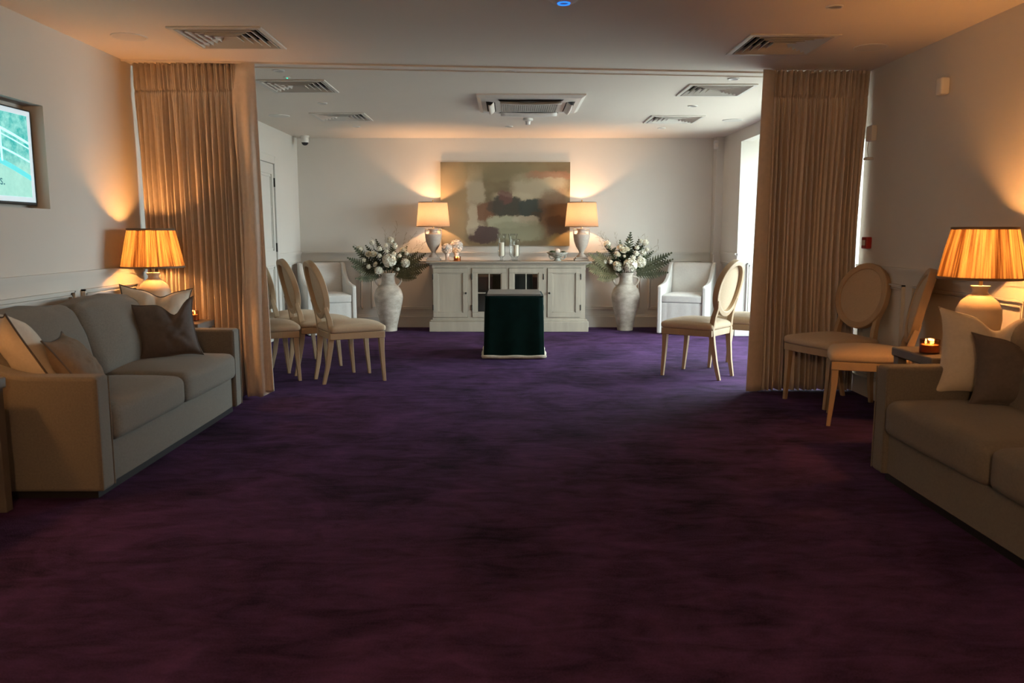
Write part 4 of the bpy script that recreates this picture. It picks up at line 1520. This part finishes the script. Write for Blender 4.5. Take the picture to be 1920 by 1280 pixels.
v0 = None
for (p, l) in zip(vents, vl):
    if v0 is None:
        v0 = make_vent((p[0], p[1], H), l)
    else:
        dup(v0, (p[0], p[1], H), None, l)

ac = thing('air_conditioner', 'white ceiling cassette air conditioner above the green plinth', 'air conditioner', (.19, 7.58, H))
b = MB()
def plate(u, v):
    k = int(round(u * 4)) % 4
    prof = [(.475, 0), (.475, -.012), (.44, -.032), (.30, -.040), (.0, -.040)]
    s_, z = prof[int(round(v * 4))]
    cs = [(-1, -1), (1, -1), (1, 1), (-1, 1)][k]
    return (cs[0] * s_, cs[1] * s_, z)
MB().grid(plate, 4, 5, cu=True).build('panel', M['white'], ac)
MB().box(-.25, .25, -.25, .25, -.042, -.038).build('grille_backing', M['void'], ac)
b = MB()
for i in range(27):
    x = -.25 + i * .5 / 26
    b.box(x - .0026, x + .0026, -.255, .255, -.047, -.042)
for i in range(11):
    y = -.25 + i * .05
    b.box(-.255, .255, y - .0025, y + .0025, -.048, -.043)
b.build('grille', M['white'], ac)
for k in range(4):
    m_ = Matrix.Rotation(k * PI / 2, 4, 'Z')
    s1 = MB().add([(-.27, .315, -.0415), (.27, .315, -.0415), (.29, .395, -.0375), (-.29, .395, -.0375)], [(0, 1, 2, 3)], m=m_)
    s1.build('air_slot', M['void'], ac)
    def bl(u, v):
        w = (u - .5) * 2
        return (w * .27, .325 + .05 * v + .0 * w, -.046 - .030 * v + .010 * w * w - .012 * math.sin(PI * v))
    MB().grid(bl, 12, 5, m=m_).build('louvre_blade', M['white'], ac, smooth=True, solid=.004)

def make_spot(loc, label, group=None):
    t = thing('downlight', label, 'downlight', loc, 0, group)
    MB().lathe([(.046, 0), (.045, -.006), (.036, -.008), (.030, -.004)], seg=28).build('rim', M['white'], t, smooth=True)
    MB().lathe([(.030, -.004), (.022, -.0015), (0, -.001)], seg=24).build('lens', M['chrome'], t, smooth=True)
    return t
spots = [(-1.70, 6.12, 'unlit downlight nearest the left curtain'), (-1.72, 7.61, 'unlit downlight between the two far left vents'), (-1.72, 9.25, 'unlit downlight near the back wall, left of the painting'),
         (.01, 6.14, 'unlit downlight in the middle, nearest the curtain track'), (0, 9.24, 'unlit downlight in the middle by the back wall'),
         (1.743, 6.42, 'unlit downlight nearest the right curtain edge'), (1.73, 7.76, 'unlit downlight between the two far right vents'), (1.74, 9.37, 'unlit downlight near the back wall, right of the painting'), (1.724, 4.43, 'unlit downlight before the near right vent')]
s0 = None
for (x, y, l) in spots:
    s0 = make_spot((x, y, H), l) if s0 is None else (dup(s0, (x, y, H), None, l) and s0)

def make_speaker(loc, label):
    t = thing('ceiling_speaker', label, 'speaker', loc)
    MB().lathe([(.105, 0), (.104, -.005), (.096, -.006)], seg=40).build('rim', M['white'], t, smooth=True)
    MB().lathe([(.096, -.006), (.05, -.0065), (0, -.0065)], seg=40).build('speaker_grille', M['vent'], t, smooth=True)
    return t
sp0 = make_speaker((-2.32, 5.10, H), 'round flush ceiling speaker above the left lamp')
dup(sp0, (2.33, 5.36, H), None, 'round flush ceiling speaker before the right curtain')
dup(sp0, (-2.35, 8.42, H), None, 'round flush ceiling speaker by the far left wall')
dup(sp0, (2.37, 8.72, H), None, 'round flush ceiling speaker by the bay')

t = thing('smoke_detector', 'small white smoke detector behind the air conditioner', 'smoke detector', (.197, 8.61, H))
MB().lathe([(.052, 0), (.052, -.022), (.030, -.030), (.030, -.034), (0, -.034)], seg=28).build('detector_base', M['white'], t, smooth=True)
MB().lathe([(.026, -.034), (.024, -.060), (.016, -.066), (0, -.067)], seg=20).build('sensor_cap', M['white'], t, smooth=True)
t = thing('ceiling_sensor', 'white round ceiling sensor with a blue light ring at the top edge', 'sensor', (.276, 4.225, H))
MB().lathe([(.085, 0), (.083, -.018), (.062, -.034), (.034, -.041), (0, -.042)], seg=40).build('sensor_body', M['white'], t, smooth=True)
MB().lathe([(.034, -.040), (.031, -.046), (.026, -.046), (.024, -.041)], seg=32).build('light_ring', M['led_blue'], t, smooth=True)
t = thing('emergency_light', 'tiny green indicator light in the ceiling near the left curtain', 'indicator', (-1.71, 6.385, H))
MB().lathe([(.028, 0), (.027, -.004), (0, -.005)], seg=20).build('indicator_plate', M['white'], t, smooth=True)
MB().lathe([(.007, -.004), (.006, -.009), (0, -.011)], seg=12).build('green_lamp', M['led_green'], t, smooth=True)

cc = thing('security_camera', 'white dome security camera hanging in the far left ceiling corner', 'camera', (-2.52, 10.12, H))
MB().lathe([(0, 0), (.055, 0), (.055, -.018), (.048, -.022), (.048, -.05), (0, -.05)], seg=28).build('camera_mount', M['white'], cc, smooth=True)
MB().lathe([(.043 * math.sin(PI * i / 12), -.075 - .043 * math.cos(PI * i / 12)) for i in range(13)], seg=24).build('camera_ball', M['black'], cc, smooth=True)
MB().lathe([(.050, -.05), (.050, -.07), (.044, -.082)], seg=28).build('camera_collar', M['white'], cc, smooth=True)

t = thing('motion_sensor', 'white motion sensor high on the boxed corner by the back wall', 'sensor', (2.572, 10.17, 2.30))
MB().soft(-.030, .030, -.03, .03, -.055, .055, r=.018, n=8).build('sensor_body', M['white'], t, smooth=True)
MB().soft(-.022, .022, -.034, -.02, -.028, .022, r=.008, n=6).build('sensor_lens', M['ceiling'], t, smooth=True)

t = thing('wall_sensor', 'small white box high on the right wall above the lamp', 'sensor', (XR - .03, 5.05, 2.10))
MB().soft(-.024, .03, -.034, .034, -.05, .05, r=.01, n=6).build('box_body', M['white'], t, smooth=True)
t = thing('door_magnet', 'white box and bar with a thin cable beside the right curtain', 'alarm box', (XR - .022, 6.02, 1.93))
MB().soft(-.02, .021, -.055, .04, -.05, .06, r=.006, n=6).build('alarm_box', M['white'], t, smooth=True)
MB().soft(-.035, .021, -.02, .03, -.185, -.165, r=.006, n=6).build('holder_bar', M['white'], t, smooth=True)
MB().tube([(0, .03, -.05), (-.004, .035, -.10), (0, .02, -.17)], .003, 6).build('cable', M['white'], t)
t = thing('fire_call_point', 'red fire call point on the right wall beside the curtain', 'fire call point', (XR - .02, 5.99, 1.14))
MB().soft(-.022, .02, -.043, .043, -.043, .043, r=.006, n=6).build('call_point_box', M['red'], t, smooth=True)
MB().box(-.025, -.021, -.024, .024, -.02, .02).build('press_plate', M['white'], t)

# unseen glowing globe added behind the viewpoint to brighten the near room
t = thing('fill_light_globe', 'unseen glowing globe added as warm fill behind the viewpoint', 'lamp', (-.2, -1.2, H))
MB().lathe([(0, 0), (.06, 0), (.06, -.02), (.02, -.03), (0, -.03)], seg=24).build('fill_globe_mount', M['brass'], t, smooth=True)
MB().tube([(0, 0, -.02), (0, 0, -.24)], .005, 8).build('rod', M['brass'], t)
MB().lathe([(.15 * math.sin(PI * i / 16), -.385 - .15 * math.cos(PI * i / 16)) for i in range(17)], seg=32).build('fill_globe', M['globe'], t, smooth=True)

# tell the repeats of each bunch apart by their order from left to right
ORD = ['leftmost', 'second', 'third', 'fourth', 'fifth', 'sixth', 'seventh', 'eighth', 'ninth', 'tenth', 'eleventh', 'twelfth', 'thirteenth', 'fourteenth']
bpy.context.view_layer.update()
bunches = {}
for o in bpy.data.objects:
    g = o.get('group')
    if o.parent is None and g and g.endswith('urn'):
        tip = o.location.x
        if o.type == 'MESH':
            tip = max((o.matrix_world @ v.co for v in o.data.vertices), key=lambda p: (p - o.location).length).x
        bunches.setdefault(g, []).append((tip, o))
for g, l in bunches.items():
    l.sort(key=lambda q: q[0])
    for i, (_, o) in enumerate(l):
        w = ORD[i] if i < len(ORD) else 'last'
        o['label'] = o['label'] + (', leftmost one' if i == 0 else ', rightmost one' if i == len(l) - 1 else ', %s from the left' % w)
